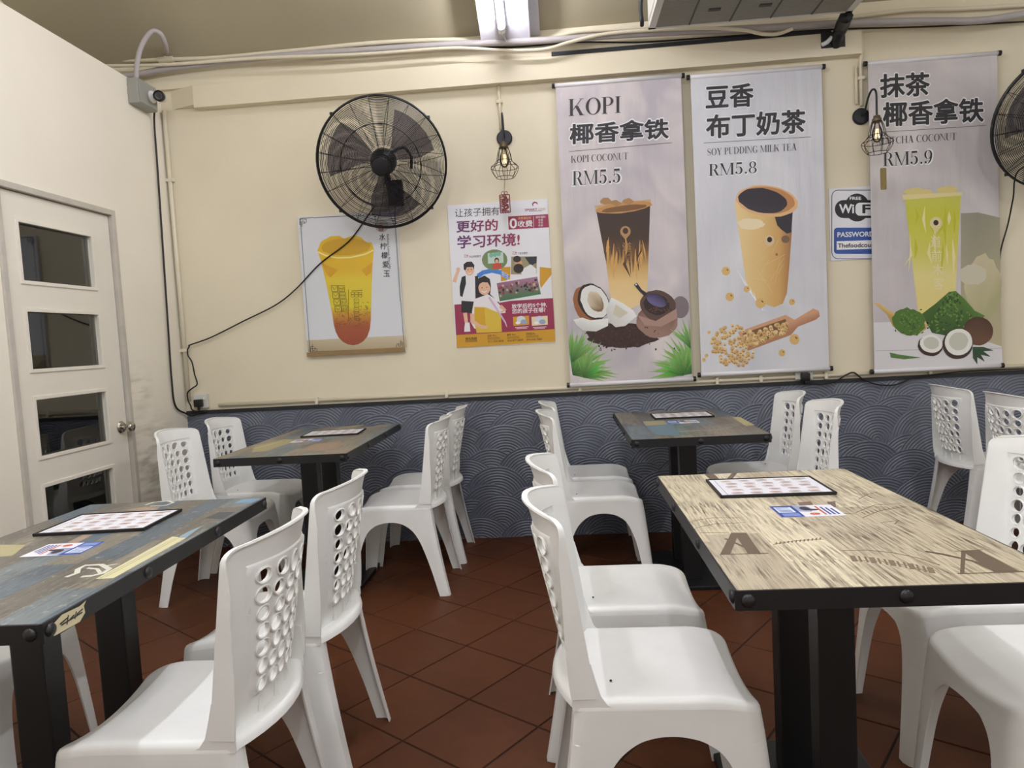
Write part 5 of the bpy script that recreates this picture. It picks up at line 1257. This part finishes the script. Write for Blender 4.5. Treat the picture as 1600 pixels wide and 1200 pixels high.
ink.grad(cup, [(195, (214, 172, 30)), (360, (222, 182, 34)), (470, (220, 178, 36)), (560, (222, 196, 56)), (780, (214, 196, 44)), (860, (190, 130, 46)), (930, (158, 84, 50)), (1095, (150, 70, 44))], 1.5, n=40)
ink.poly(blob(525, 290, 200, 70, 0.02, 81, 30, -0.04), (200, 156, 28), 2)
rim_ = [(294, 330), (360, 362), (450, 380), (560, 378), (680, 352), (748, 318)]; ink.stroke(rim_, 12, (238, 220, 150), 2.6)
ink.poly([(325, 420), (460, 478), (400, 540), (372, 520)], (212, 158, 28), 2.1); ink.poly([(740, 420), (730, 500), (690, 530), (650, 480)], (212, 158, 28), 2.1)
D_ = (92, 76, 24)
for r in range(4):
    for cc in range(2):
        x, y = 405 + cc * 56 + r * 10, 606 + r * 56; ink.line([(x, y), (x + 50, y), (x + 54, y + 48), (x + 4, y + 48), (x, y)], 4, D_, 3)
        if cc: ink.line([(x + 12, y + 24), (x + 42, y + 24)], 4, D_, 3); ink.line([(x + 12, y + 12), (x + 42, y + 12), (x + 42, y + 36), (x + 12, y + 36), (x + 12, y + 12)], 3, D_, 3)
        else: ink.line([(x + 8, y + 8), (x + 26, y + 34), (x + 44, y + 8)], 3, D_, 3)
ink.line([(545, 640), (545, 900)], 4, D_, 3); ink.line([(570, 650), (660, 645)], 5, D_, 3)
for r in range(2):
    for cc in range(3): x, y = 566 + cc * 32, 660 + r * 22; ink.line([(x, y), (x + 26, y), (x + 26, y + 18), (x, y + 18), (x, y)], 3, D_, 3)
for r in range(5): y = 715 + r * 36; ink.line([(590, y), (630, y), (632, y + 30), (594, y + 30), (590, y)], 3, D_, 3); ink.line([(600, y + 15), (622, y + 15)], 3, D_, 3)
for k in range(60): x, y = g.uniform(430, 715), g.uniform(820, 930); ink.line([(x, y), (x + g.normal(0, 16), y + g.normal(0, 12))], 3, D_ if k % 2 else (120, 60, 36), 3.2)
for k in range(26): x, y = g.uniform(640, 725), g.uniform(740, 860); ink.line([(x, y), (x + g.normal(0, 12), y + g.normal(0, 9))], 3, (110, 84, 50), 3.2)
ink.build('printed_lemon_cup', lp)
ink = Ink(C); ink.ell(818, 122, 54, 50, (176, 172, 168), 1.5)
for i, ch in enumerate('香水柠檬爱玉'): text(ink, ch, (786 + 9 * i, 108 + 75 * i, 838 + 9 * i, 164 + 74 * i), (120, 40, 40) if i in (0,) else (52, 44, 44), 2.5, 0.01)
v, f = glyphs('Perfume Lemon Aiyu Jelly'); xs = [p[0] for p in v]; k0 = len(ink.v)
x0_, x1_ = min(xs), max(xs)
for p in v:
    u = (p[0] - x0_) / (x1_ - x0_); ink.v.append(tuple(C(856 + 20 * u + 26 * (p[1]), 188 + 285 * u, 0.0011))); ink.c.append(lin((70, 64, 64)))
ink.f += [tuple(i + k0 for i in q) for q in f]
ink.build('printed_chinese_name', lp)
MB().box((lx0 + 0.002, PY - 0.012, lz0 - 0.002), (lx1 - 0.0, PY - 0.0002, lz0 + 0.026), 0.002).build('wooden_strip', 'wood_block', lp, world_space=True)
MB().box((lx1 - 0.012, PY - 0.004, lz0 + 0.30), (lx1 - 0.006, PY - 0.0002, lz1 - 0.02)).build('loose_edge_trim', 'box_grey', lp, world_space=True)
# ---- school poster
SY = WALL_Y - 0.006
qx0 = (on_y(698, 320, SY).x + on_y(713, 544, SY).x) / 2; qx1 = (on_y(854, 312, SY).x + on_y(868, 534, SY).x) / 2
qz1 = on_y(776, 316, SY).z; qz0 = on_y(790, 539, SY).z
sp = thing('school_poster', 'white and maroon tuition poster with two school children, below the cage lamp', 'poster', ((qx0 + qx1) / 2, SY, qz0))
MB().box((qx0, SY, qz0), (qx1, WALL_Y - 0.0005, qz1)).build('poster_sheet', 'school_white', sp, world_space=True)
C = wall_map(680, 280, 4.286, SY); S2 = -0.05
MAR, PUR, OCH = (150, 46, 78), (92, 44, 104), (204, 152, 36)
ink = Ink(C, 0.0003)
ink.poly([(128, 840), (788, 796), (800, 1004), (140, 1044)], MAR, 1); ink.poly([(140, 1044), (800, 1004), (804, 1088), (144, 1128)], OCH, 1.2)
ink.poly([(700, 588), (778, 596), (778, 640), (700, 740)], OCH, 1); ink.poly([(440, 590), (510, 585), (500, 670), (440, 690)], OCH, 1)
ink.stroke(arc(400, 760, 150, 140, 200, 330, 16), 40, (60, 120, 200), 1.4) if False else ink.stroke([(285, 650), (320, 625), (380, 612), (440, 625), (490, 662)], 30, (66, 126, 206), 1.4)
ink.build('printed_colour_blocks', sp)
ink = Ink(C, 0.0003); text(ink, '让孩子拥有', (132, 192, 430, 248), (40, 38, 44), 3, 0.0, S2); text(ink, '更好的', (142, 272, 420, 352), (PUR, MAR), 3, 0.022, S2); text(ink, '学习环境!', (148, 368, 566, 456), (PUR, MAR), 3, 0.022, S2); ink.build('printed_headline', sp)
ink = Ink(C, 0.0003); ink.stroke([(655, 180), (652, 165), (664, 155), (680, 158), (686, 168)], [6, 9, 11, 9, 4], MAR, 3); text(ink, 'SMART', (600, 196, 684, 212), MAR, 3, 0.02, S2); text(ink, 'ONE', (692, 191, 738, 207), (214, 160, 60), 3, 0.0, S2); ink.line([(630, 216), (715, 211)], 3, (150, 120, 130), 3); ink.build('printed_brand', sp)
ink = Ink(C, 0.0003); ink.poly([(488, 250), (756, 234), (762, 322), (492, 338)], MAR, 1.5); text(ink, '0', (498, 262, 548, 330), WHT, 3, 0.02); text(ink, '收费', (552, 276, 652, 320), WHT, 3, 0.016, S2); text(ink, '免费课后班', (556, 252, 642, 270), (236, 196, 120), 3, 0.0, S2); ink.line([(658, 248), (660, 326)], 2, WHT, 3)
text(ink, '限时福利', (674, 246, 738, 262), WHT, 3, 0.0, S2)
for i in range(3): text(ink, '名额', (690, 266 + 18 * i, 722, 280 + 18 * i), WHT, 3, 0.0)
ink.build('printed_fee_box', sp)
ink = Ink(C, 0.0003)
ink.ell(398, 540, 86, 70, (112, 132, 88), 2); ink.poly([(352, 496), (455, 488), (458, 560), (354, 566)], (190, 210, 196), 2.4)
for (x, y) in ((375, 510), (400, 505), (425, 500)): ink.ell(x, y, 14, 16, (120, 176, 160), 2.8)
ink.ell(412, 545, 16, 20, (60, 40, 34), 3); ink.ell(412, 550, 11, 13, (214, 170, 140), 3.4); ink.poly([(385, 565), (440, 562), (446, 600), (384, 602)], (196, 70, 52), 3.2)
ink.poly([(506, 514), (686, 512), (682, 642), (503, 644)], (226, 226, 228), 2); ink.poly([(510, 518), (682, 516), (678, 636), (507, 638)], (150, 140, 110), 2.3); ink.poly([(600, 522), (680, 518), (678, 560), (640, 580)], (40, 44, 52), 2.6); ink.poly([(570, 610), (640, 570), (676, 600), (676, 636), (580, 638)], (226, 226, 228), 2.7); ink.ell(558, 598, 34, 32, (40, 30, 26), 2.9); ink.ell(548, 535, 26, 22, (44, 34, 28), 2.9); ink.ell(558, 560, 26, 16, (206, 150, 110), 2.8)
ink.poly([(404, 690), (690, 644), (716, 776), (428, 828)], (228, 228, 230), 2.2); ink.poly([(412, 696), (684, 652), (708, 770), (432, 818)], [(150, 96, 130), (170, 120, 150), (60, 120, 70), (56, 110, 66)], 2.5)
for k in range(46): x = 425 + 262 * g.uniform(0, 1); y = 735 - 0.155 * (x - 425) + g.uniform(-22, 50); ink.ell(x, y, g.uniform(6, 11), g.uniform(6, 12), [(60, 44, 44), (120, 84, 72), (200, 160, 140), (150, 50, 56), (40, 40, 60)][k % 5], 2.8 + k * 0.01, 0, 7)
ink.build('printed_class_photos', sp)
ink = Ink(C, 0.0003)     # boy with raised fist
SK = (222, 178, 150); HR = (34, 28, 30)
ink.stroke([(128, 690), (140, 650), (156, 608)], [26, 22, 18], SK, 3); ink.ell(154, 604, 13, 14, SK, 3.3)
ink.poly([(120, 668), (170, 650), (184, 640), (280, 640), (284, 700), (268, 820), (176, 818), (174, 690), (124, 694)], (226, 226, 230), 2.6)
ink.poly([(178, 655), (204, 645), (206, 700), (182, 790), (166, 780), (164, 720)], (34, 34, 40), 2.9); ink.poly([(266, 650), (288, 645), (290, 800), (270, 790)], (34, 34, 40), 2.9)
ink.poly([(176, 814), (262, 820), (258, 900), (216, 894), (174, 890)], (32, 30, 36), 3.1); ink.stroke([(200, 895), (206, 940), (212, 980)], [26, 24, 20], SK, 2.6); ink.poly([(200, 960), (230, 960), (236, 1020), (194, 1022), (196, 990)], (228, 228, 230), 2.9)
ink.ell(230, 608, 30, 38, SK, 3.2); ink.poly([(192, 605), (190, 570), (212, 553), (245, 552), (262, 575), (260, 606), (252, 588), (212, 590), (202, 612)], HR, 3.6); ink.ell(220, 606, 4, 3, HR, 3.9); ink.ell(243, 604, 4, 3, HR, 3.9); ink.stroke([(218, 628), (231, 633), (243, 626)], 4, (240, 236, 232), 3.9)
ink.build('printed_boy', sp)
ink = Ink(C, 0.0003)     # girl with yellow folder
ink.poly([(262, 800), (300, 780), (372, 776), (440, 850), (470, 870), (470, 895), (420, 900), (400, 1020), (262, 1000), (240, 960), (248, 880)], (228, 224, 226), 4); ink.poly([(262, 880), (330, 855), (440, 900), (446, 1022), (278, 1030), (262, 960)], (214, 182, 60), 4.4); ink.poly([(262, 856), (330, 858), (338, 980), (266, 968)], (206, 160, 30), 4.8)
ink.poly([(285, 775), (350, 760), (400, 800), (330, 860), (268, 830)], (230, 226, 228), 4.6); ink.stroke([(250, 900), (248, 950), (300, 985), (350, 992)], [30, 28, 24, 18], SK, 5.1); ink.stroke([(436, 850), (466, 876), (440, 890)], [26, 24, 16], SK, 5.1); ink.stroke([(360, 790), (400, 850), (470, 960), (480, 990)], [14, 14, 10, 4], (206, 176, 206), 4.9)
ink.poly([(270, 800), (268, 720), (282, 668), (330, 645), (366, 668), (374, 720), (368, 770), (400, 800), (352, 770), (300, 790)], HR, 4.7); ink.ell(330, 728, 40, 48, SK, 5.2); ink.poly([(288, 722), (292, 672), (330, 652), (366, 676), (370, 722), (352, 692), (318, 690), (300, 700)], HR, 5.5)
ink.ell(314, 728, 4, 3, HR, 5.8); ink.ell(346, 724, 4, 3, HR, 5.8); ink.stroke([(312, 750), (330, 757), (347, 747)], 5, (238, 234, 230), 5.8)
ink.build('printed_girl', sp)
ink = Ink(C, 0.0003)
text(ink, '放学后的5个钟,', (512, 830, 748, 862), WHT, 3, 0.016, S2); text(ink, '您的孩子在哪?', (514, 862, 738, 896), WHT, 3, 0.016, S2)
ink.build('printed_slogan', sp)
for x, c in ((520, OCH), (644, (224, 210, 170))): ink = Ink(C, 0.0003); ink.poly([(x, 922), (x + 108, 914), (x + 110, 974), (x + 4, 982)], c, 2); ink.ell(x + 55, 940, 30, 24, (206, 212, 222), 2.5); ink.ell(x + 74, 955, 22, 16, (150, 166, 190), 2.8); ink.ell(x + 34, 962, 16, 10, (232, 232, 236), 3.1); ink.build('printed_thumbnail', sp)
ink = Ink(C, 0.0003)
for x in (535, 655): ink.line([(x, 994), (x + 90, 988)], 4, (230, 220, 224), 3); ink.line([(x + 10, 1002), (x + 80, 997)], 4, (230, 220, 224), 3)
text(ink, '三大', (193, 502, 222, 526), (196, 84, 40), 3, 0.02); text(ink, '专业师资教学', (228, 510, 306, 526), (60, 54, 58), 3, 0.0, S2); text(ink, '二大', (516, 482, 548, 506), (196, 84, 40), 3, 0.02); text(ink, '个性化辅导', (552, 488, 618, 504), (60, 54, 58), 3, 0.0, S2)
text(ink, '晚托班', (446, 624, 490, 662), WHT, 3, 0.0, 0.6)
ink.build('printed_captions', sp)
ink = Ink(C, 0.0003); TX = (84, 58, 26)
text(ink, '报名热线', (202, 1058, 280, 1076), TX, 3, 0.02, S2)
for y in (1082, 1090): ink.line([(202, y), (282, y - 4)], 3, TX, 3)
for x, t_, n_ in ((350, '总校 中心', '011-1076 8030'), (480, '新校 中心', '016-877 2850'), (608, '光华花园 中心', '016-332 7066')):
    text(ink, t_, (x, 1040 - (x - 350) * 0.05, x + 62, 1056 - (x - 350) * 0.05), TX, 3, 0.01, S2)
    for k in range(2): ink.line([(x, 1064 + 8 * k - (x - 350) * 0.05), (x + 84, 1060 + 8 * k - (x - 350) * 0.05)], 2.5, TX, 3)
    text(ink, n_, (x + 4, 1078 - (x - 350) * 0.05, x + 108, 1092 - (x - 350) * 0.05), TX, 3, 0.01, S2)
ink.build('printed_contacts', sp)
# ---- wifi sign, partly behind the matcha banner
WY = WALL_Y - 0.005
wx0 = (on_y(1294, 294, WY).x + on_y(1299, 408, WY).x) / 2; wz1 = on_y(1325, 293, WY).z; wz0 = on_y(1327, 406, WY).z; wx1 = wx0 + 0.330
ws_ = thing('wifi_sign', 'white FREE WiFi sign with blue password box, half behind the matcha banner', 'sign', ((wx0 + wx1) / 2, WY, wz0))
MB().box((wx0, WY, wz0), (wx1, WALL_Y - 0.0005, wz1)).build('sign_sheet', 'school_white', ws_, world_space=True)
C = wall_map(1280, 280, 3.75, WY); NB = (44, 50, 92); BL = (52, 84, 158)
def rr(x0, y0, x1, y1, r, n=5):
    p = []
    for cx_, cy_, a0 in ((x1 - r, y0 + r, -90), (x1 - r, y1 - r, 0), (x0 + r, y1 - r, 90), (x0 + r, y0 + r, 180)):
        p += [(cx_ + r * math.cos(math.radians(a0 + 90 * k / n)), cy_ + r * math.sin(math.radians(a0 + 90 * k / n))) for k in range(n + 1)]
    return p
ink = Ink(C, 0.0004)
p = rr(74, 64, 372, 466, 36); ink.line(p + [p[0]], 4, NB, 1)
ink.build('printed_border', ws_)
ink = Ink(C, 0.0004)
ink.poly(rr(92, 122, 362, 228, 50), (34, 34, 38), 1); ink.ell(222, 166, 74, 82, (34, 34, 38), 1.2, 0, 30); text(ink, 'FREE', (178, 103, 246, 121), WHT, 3, 0.03); text(ink, 'Wi', (116, 146, 204, 200), WHT, 3, 0.03)
ink.poly(rr(212, 138, 352, 214, 26), WHT, 2); text(ink, 'Fi', (252, 148, 322, 200), (34, 34, 38), 3, 0.03); ink.build('printed_wifi_logo', ws_)
ink = Ink(C, 0.0004); ink.poly(rr(86, 284, 362, 438, 20), BL, 1); text(ink, 'PASSWORD', (106, 308, 322, 338), WHT, 2, 0.025, -0.02); ink.poly([(102, 364), (350, 356), (350, 406), (102, 414)], WHT, 2); text(ink, 'Thefoodcourt', (108, 374, 332, 400), (34, 34, 44), 3, 0.02, -0.02); ink.build('printed_password_box', ws_)

# ================================================================== ON THE TABLES
def menu(c, rz, label, sheen):
    t = thing('menu_card', label, 'menu', (c[0], c[1], TZ), rz, 'laminated menus on the tables')
    w, d = 0.30, 0.215
    MB().box((-w / 2, -d / 2, 0.0005), (w / 2, d / 2, 0.006), 0.002).build('menu_cover', 'menu_black', t)
    MB().box((-w / 2 + 0.007, -d / 2 + 0.008, 0.006), (w / 2 - 0.007, d / 2 - 0.008, 0.0066)).build('menu_page', 'school_white', t)
    e = MB()
    for a, b in (((-w / 2, -d / 2), (w / 2, -d / 2 + 0.0075)), ((-w / 2, d / 2 - 0.0075), (w / 2, d / 2)), ((-w / 2, -d / 2), (-w / 2 + 0.0065, d / 2)), ((w / 2 - 0.0065, -d / 2), (w / 2, d / 2))): e.box((*a, 0.004), (*b, 0.0085), 0.001)
    e.build('menu_rim', 'menu_black', t)
    M_ = Matrix.Translation((c[0], c[1], TZ)) @ Matrix.Rotation(rz, 4, 'Z')
    ik = Ink(lambda x, y, off=0: M_ @ Vector((x, y, 0.0067 + off)), 0.0002); gg = np.random.default_rng(int(abs(c[0] * 1000)))
    ik.line([(-0.128, -0.095), (-0.128, 0.095)], 0.0012, (90, 90, 96), 1)
    for r in range(5):
        for k in range(5):
            x = -0.098 + k * 0.050 + (0.008 if r % 2 else 0); y = 0.078 - r * 0.038
            ik.ell(x, y, 0.017, 0.008, [(206, 170, 158), (200, 186, 164), (190, 170, 156), (208, 194, 190), (198, 160, 154)][(r * 2 + k + int(gg.integers(0, 3))) % 5], 1, 0, 12); ik.ell(x + 0.002, y, 0.010, 0.004, (164, 138, 126), 1.5, 0, 8)
            ik.line([(x - 0.014, y - 0.015), (x + 0.014, y - 0.015)], 0.0022, (96, 90, 96), 1)
    ik.rect(0.108, 0.075, 0.128, 0.090, (170, 170, 176), 1)
    ik.build('printed_dishes', t)
    return t
menu((0.556, 1.99), -0.02, 'menu card on the beige lettered table', 0)
menu((-1.285, 1.867), 0.06, 'menu card on the blue plank table nearest at left', 0)
menu((-1.23, 3.66), 0.07, 'menu card on the table in the back left corner', 0)
menu((0.61, 3.72), -0.01, 'menu card on the table under the first two banners', 0)
def flyer(c, rz, label, flip=False):
    w, d = 0.148, 0.105
    t = thing('flyer', label, 'flyer', (c[0], c[1], TZ), rz + (PI if flip else 0), 'flyers stuck on the tables')
    MB().box((-w / 2, -d / 2, 0.0003), (w / 2, d / 2, 0.0011)).build('flyer_sheet', 'school_white', t)
    M_ = Matrix.Translation((c[0], c[1], TZ)) @ Matrix.Rotation(rz + (PI if flip else 0), 4, 'Z')
    ik = Ink(lambda x, y, off=0: M_ @ Vector((x, y, 0.0012 + off)), 0.0002)
    B1 = (44, 72, 150)
    ik.rect(-w / 2, -d / 2, -0.020, d / 2, B1, 1); ik.rect(-0.068, -0.012, -0.028, 0.040, (206, 214, 232), 1.5); ik.rect(-0.066, -0.046, -0.026, -0.020, (120, 140, 196), 1.5)
    for k in range(4): ik.rect(-0.064, 0.030 - k * 0.012, -0.034, 0.034 - k * 0.012, B1, 2)
    ik.poly([(-0.020, 0.050), (0.012, 0.048), (0.020, 0.010), (0.008, -0.010), (-0.020, -0.006)], (150, 160, 186), 1.2); ik.ell(0.002, 0.020, 0.012, 0.018, (52, 44, 60), 1.6); ik.ell(0.016, 0.008, 0.016, 0.008, (60, 48, 58), 1.7); ik.ell(0.010, -0.030, 0.012, 0.010, (196, 104, 70), 1.6)
    for k in range(4): ik.rect(0.030 + k * 0.010, -0.040, 0.035 + k * 0.010, 0.040 - 0.008 * k, (206, 96, 60) if k == 0 else (66, 84, 150), 1.5)
    ik.build('printed_panel', t)
flyer((0.574, 1.728), -0.01, 'blue and white flyer on the beige lettered table')
flyer((-1.245, 1.622), 0.04, 'blue and white flyer on the blue plank table nearest at left', True)
flyer((-1.29, 3.425), 0.05, 'blue and white flyer on the table in the back left corner', True)
flyer((0.575, 3.478), 0.0, 'blue and white flyer on the table under the first two banners')
# printed motifs of the laminate tops
def top_ink(tb): 
    M_ = Matrix.Translation(tb.location) @ Matrix.Rotation(tb.rotation_euler.z, 4, 'Z')
    return Ink(lambda x, y, off=0: M_ @ Vector((x, y, TZ + 0.00015 + off)), 0.00008), M_.inverted()
def on_top(inv, px, py): q = inv @ on_z(px, py, TZ); return (q.x, q.y)
ink, inv = top_ink(T1); P_ = lambda pts: [on_top(inv, 1000 + a / 2.4, 700 + b / 2.4) for a, b in pts]
DKB = (98, 84, 68); DKL = (124, 108, 88)
ink.poly(P_([(300, 400), (342, 318), (372, 318), (338, 400)]), DKB, 2); ink.poly(P_([(352, 318), (398, 318), (455, 398), (405, 398)]), DKB, 2.3); ink.line(P_([(300, 400), (482, 395)]), 0.004, DKB, 2.6); ink.line(P_([(320, 340), (420, 385)]), 0.007, DKB, 2.6)
ink.build('printed_letter', T1); ink, inv = top_ink(T1)
ink.line(P_([(208, 300), (280, 285), (395, 280)]), 0.003, DKL, 1.5); ink.line(P_([(190, 275), (270, 262), (380, 262)]), 0.003, DKL, 1.5); ink.line(P_([(225, 318), (330, 318)]), 0.003, DKL, 1.5)
ink.build('printed_arc', T1); ink, inv = top_ink(T1)
ink.poly(P_([(1205, 385), (1222, 385), (1216, 470), (1200, 472)]), DKB, 2); ink.poly(P_([(1205, 385), (1270, 382), (1422, 462), (1330, 468)]), DKB, 2.3); ink.line(P_([(1070, 388), (1140, 400), (1250, 425), (1345, 466)]), 0.010, DKB, 2.6); ink.line(P_([(1190, 472), (1438, 464)]), 0.004, DKB, 2.8); ink.line(P_([(1180, 388), (1285, 382)]), 0.003, DKB, 2.8)
ink.build('printed_letter', T1); ink, inv = top_ink(T1)
ink.poly(P_([(240, 98), (275, 96), (300, 118), (270, 124)]), DKB, 2); ink.poly(P_([(345, 94), (365, 94), (345, 118), (322, 120)]), DKB, 2)
ink.build('printed_letter', T1); ink, inv = top_ink(T1)
ink.line(P_([(760, 385), (850, 383), (960, 395), (1050, 415), (1125, 440)]), 0.004, DKL, 1.5); ink.line(P_([(800, 420), (900, 425), (1000, 440), (1080, 462)]), 0.003, DKL, 1.5)
for k in range(13):
    u = k / 12; x = 795 + 290 * u; ya = 386 + 44 * u ** 1.4 + 12; ink.line(P_([(x, ya + 6), (x + 12, ya + 28)]), 0.004 if k % 3 else 0.010, DKL, 1.8)
ink.build('printed_arc', T1); ink, inv = top_ink(T1)
ink.line(P_([(500, 362), (580, 348), (690, 342)]), 0.003, DKL, 1.5)
for k in range(12): ink.line(P_([(510 + 15 * k, 362 - 1.6 * k), (512 + 15 * k, 354 - 1.6 * k)]), 0.003, DKL, 1.7)
ink.build('printed_arc', T1); ink, inv = top_ink(T1)
ink.line(P_([(835, 262), (900, 235), (1000, 220)]), 0.003, DKL, 1.5); ink.line(P_([(810, 242), (880, 214), (980, 208)]), 0.003, DKL, 1.5)
for k in range(10): ink.line(P_([(830 + 16 * k, 240 - 2.6 * k), (846 + 16 * k, 250 - 3.2 * k)]), 0.0035, DKL, 1.7)
ink.build('printed_arc', T1); ink, inv = top_ink(T1)
ink.line(P_([(820, 192), (850, 175), (890, 165)]), 0.003, DKL, 1.5); ink.line(P_([(835, 172), (870, 188)]), 0.004, DKL, 1.5); ink.line(P_([(760, 245), (810, 248)]), 0.004, DKL, 1.5); ink.line(P_([(905, 280), (970, 272), (955, 286)]), 0.003, DKL, 1.5)
ink.build('printed_mark', T1); ink, inv = top_ink(T1)
ink.poly(P_([(590, 205), (640, 200), (650, 213), (600, 216)]), (120, 100, 82), 1.2); ink.build('printed_patch', T1); ink, inv = top_ink(T1); ink.poly(P_([(700, 202), (732, 200), (735, 222), (715, 224)]), (110, 98, 84), 1.2)
ink.build('printed_patch', T1)
ink, inv = top_ink(T3); P_ = lambda pts: [on_top(inv, a / 3.158, 620 + b / 3.158) for a, b in pts]
PL = (206, 204, 190)
ink, inv = top_ink(T3); ink.poly(P_([(470, 900), (560, 895), (920, 695), (850, 690)]), (206, 200, 158), 1); ink.build('printed_patch', T3)
ink, inv = top_ink(T3); ink.line(P_([(520, 890), (880, 698)]), 0.002, (150, 140, 100), 2); ink.build('printed_patch', T3)
ink, inv = top_ink(T3); ink.line(P_([(495, 895), (865, 698)]), 0.002, (160, 150, 110), 2); ink.build('printed_patch', T3)
ink, inv = top_ink(T3); ink.stroke(P_([(325, 890), (380, 870), (385, 850), (420, 832), (500, 828), (540, 850), (510, 870), (450, 884), (400, 888)]), 0.012, PL, 1); ink.build('printed_patch', T3)
ink, inv = top_ink(T3); ink.stroke(P_([(430, 845), (480, 850), (495, 870)]), 0.008, PL, 1.4); ink.build('printed_patch', T3)
ink, inv = top_ink(T3); ink.line(P_([(520, 835), (580, 825)]), 0.006, PL, 1.2); ink.build('printed_patch', T3)
ink, inv = top_ink(T3); ink.stroke(P_([(718, 534), (760, 520), (830, 514), (855, 522), (820, 536), (740, 540)]), 0.010, PL, 1); ink.build('printed_patch', T3)
ink, inv = top_ink(T3); ink.poly(P_([(620, 560), (700, 545), (790, 545), (760, 566)]), (158, 138, 118), 1); ink.build('printed_patch', T3)
ink, inv = top_ink(T3); ink.poly(P_([(330, 720), (410, 682), (460, 680), (380, 722)]), (160, 138, 118), 1); ink.build('printed_patch', T3)
ink, inv = top_ink(T3); ink.poly(P_([(875, 695), (940, 660), (1060, 610), (1010, 630), (960, 665), (920, 695)]), (136, 160, 172), 1); ink.build('printed_patch', T3)
ink, inv = top_ink(T3); ink.poly(P_([(1010, 600), (1080, 570), (1160, 568), (1100, 605)]), (78, 80, 84), 1); ink.build('printed_patch', T3)
ink, inv = top_ink(T3); ink.poly(P_([(1150, 525), (1200, 505), (1290, 500), (1240, 525)]), (116, 146, 170), 1.2); ink.build('printed_patch', T3)
ink, inv = top_ink(T3); ink.poly(P_([(0, 730), (130, 730), (60, 785), (0, 790)]), (168, 160, 122), 1); ink.build('printed_patch', T3)
ink, inv = top_ink(TL_); P_ = lambda pts: [on_top(inv, 200 + a / 2.857, 600 + b / 2.857) for a, b in pts]
ink, inv = top_ink(TL_); ink.poly(P_([(770, 300), (830, 268), (950, 255), (960, 275), (880, 300)]), (146, 126, 104), 1); ink.build('printed_patch', TL_)
ink, inv = top_ink(TL_); ink.poly(P_([(570, 275), (700, 245), (760, 250), (620, 300), (550, 305)]), (160, 150, 110), 1); ink.build('printed_patch', TL_)
ink, inv = top_ink(TL_); ink.poly(P_([(900, 205), (960, 190), (1060, 180), (1000, 200)]), (150, 140, 112), 1); ink.build('printed_patch', TL_)
ink, inv = top_ink(TL_); ink.line(P_([(560, 290), (690, 255)]), 0.01, (190, 184, 150), 1.5); ink.build('printed_patch', TL_)
ink, inv = top_ink(TR_); P_ = lambda pts: [on_top(inv, 780 + a / 2.857, 580 + b / 2.857) for a, b in pts]
ink, inv = top_ink(TR_); ink.poly(P_([(640, 225), (735, 220), (750, 238), (655, 243)]), (160, 150, 112), 1); ink.build('printed_patch', TR_)
ink, inv = top_ink(TR_); ink.poly(P_([(655, 243), (770, 236), (815, 290), (690, 285)]), (96, 120, 132), 1.2); ink.build('printed_patch', TR_)
ink, inv = top_ink(TR_); ink.poly(P_([(1040, 205), (1075, 205), (1140, 240), (1100, 245)]), (176, 166, 124), 1); ink.build('printed_patch', TR_)
ink, inv = top_ink(TR_); ink.line(P_([(800, 270), (900, 264), (980, 262)]), 0.012, (170, 168, 156), 1.4); ink.build('printed_patch', TR_)
ink, inv = top_ink(TR_); ink.line(P_([(960, 262), (1040, 250)]), 0.02, (150, 150, 146), 1.5); ink.build('printed_patch', TR_)
# torn sticker on the edge of the near left table
inv3 = (Matrix.Translation(T3.location) @ Matrix.Rotation(T3.rotation_euler.z, 4, 'Z'))
ink = Ink(lambda x, y, off=0: inv3 @ Vector((0.2905 + off, x, y)), 0.0003)
zb = TZ - BAND
ink.poly([(-0.465, zb + 0.003), (-0.395, zb + 0.001), (-0.378, zb + 0.012), (-0.380, zb + 0.026), (-0.372, zb + 0.034), (-0.392, zb + 0.030), (-0.440, zb + 0.033), (-0.455, zb + 0.028), (-0.462, zb + 0.026)], (206, 196, 158), 1)
for a, b in (((-0.448, 0.018), (-0.425, 0.022)), ((-0.430, 0.010), (-0.424, 0.026)), ((-0.422, 0.016), (-0.408, 0.020)), ((-0.408, 0.012), (-0.402, 0.024)), ((-0.402, 0.018), (-0.384, 0.022)), ((-0.445, 0.015), (-0.386, 0.016))): ink.line([(a[0], zb + a[1]), (b[0], zb + b[1])], 0.003, (40, 36, 34), 2)
ink.build('torn_sticker', T3, 'torn cream sticker with black scribble')
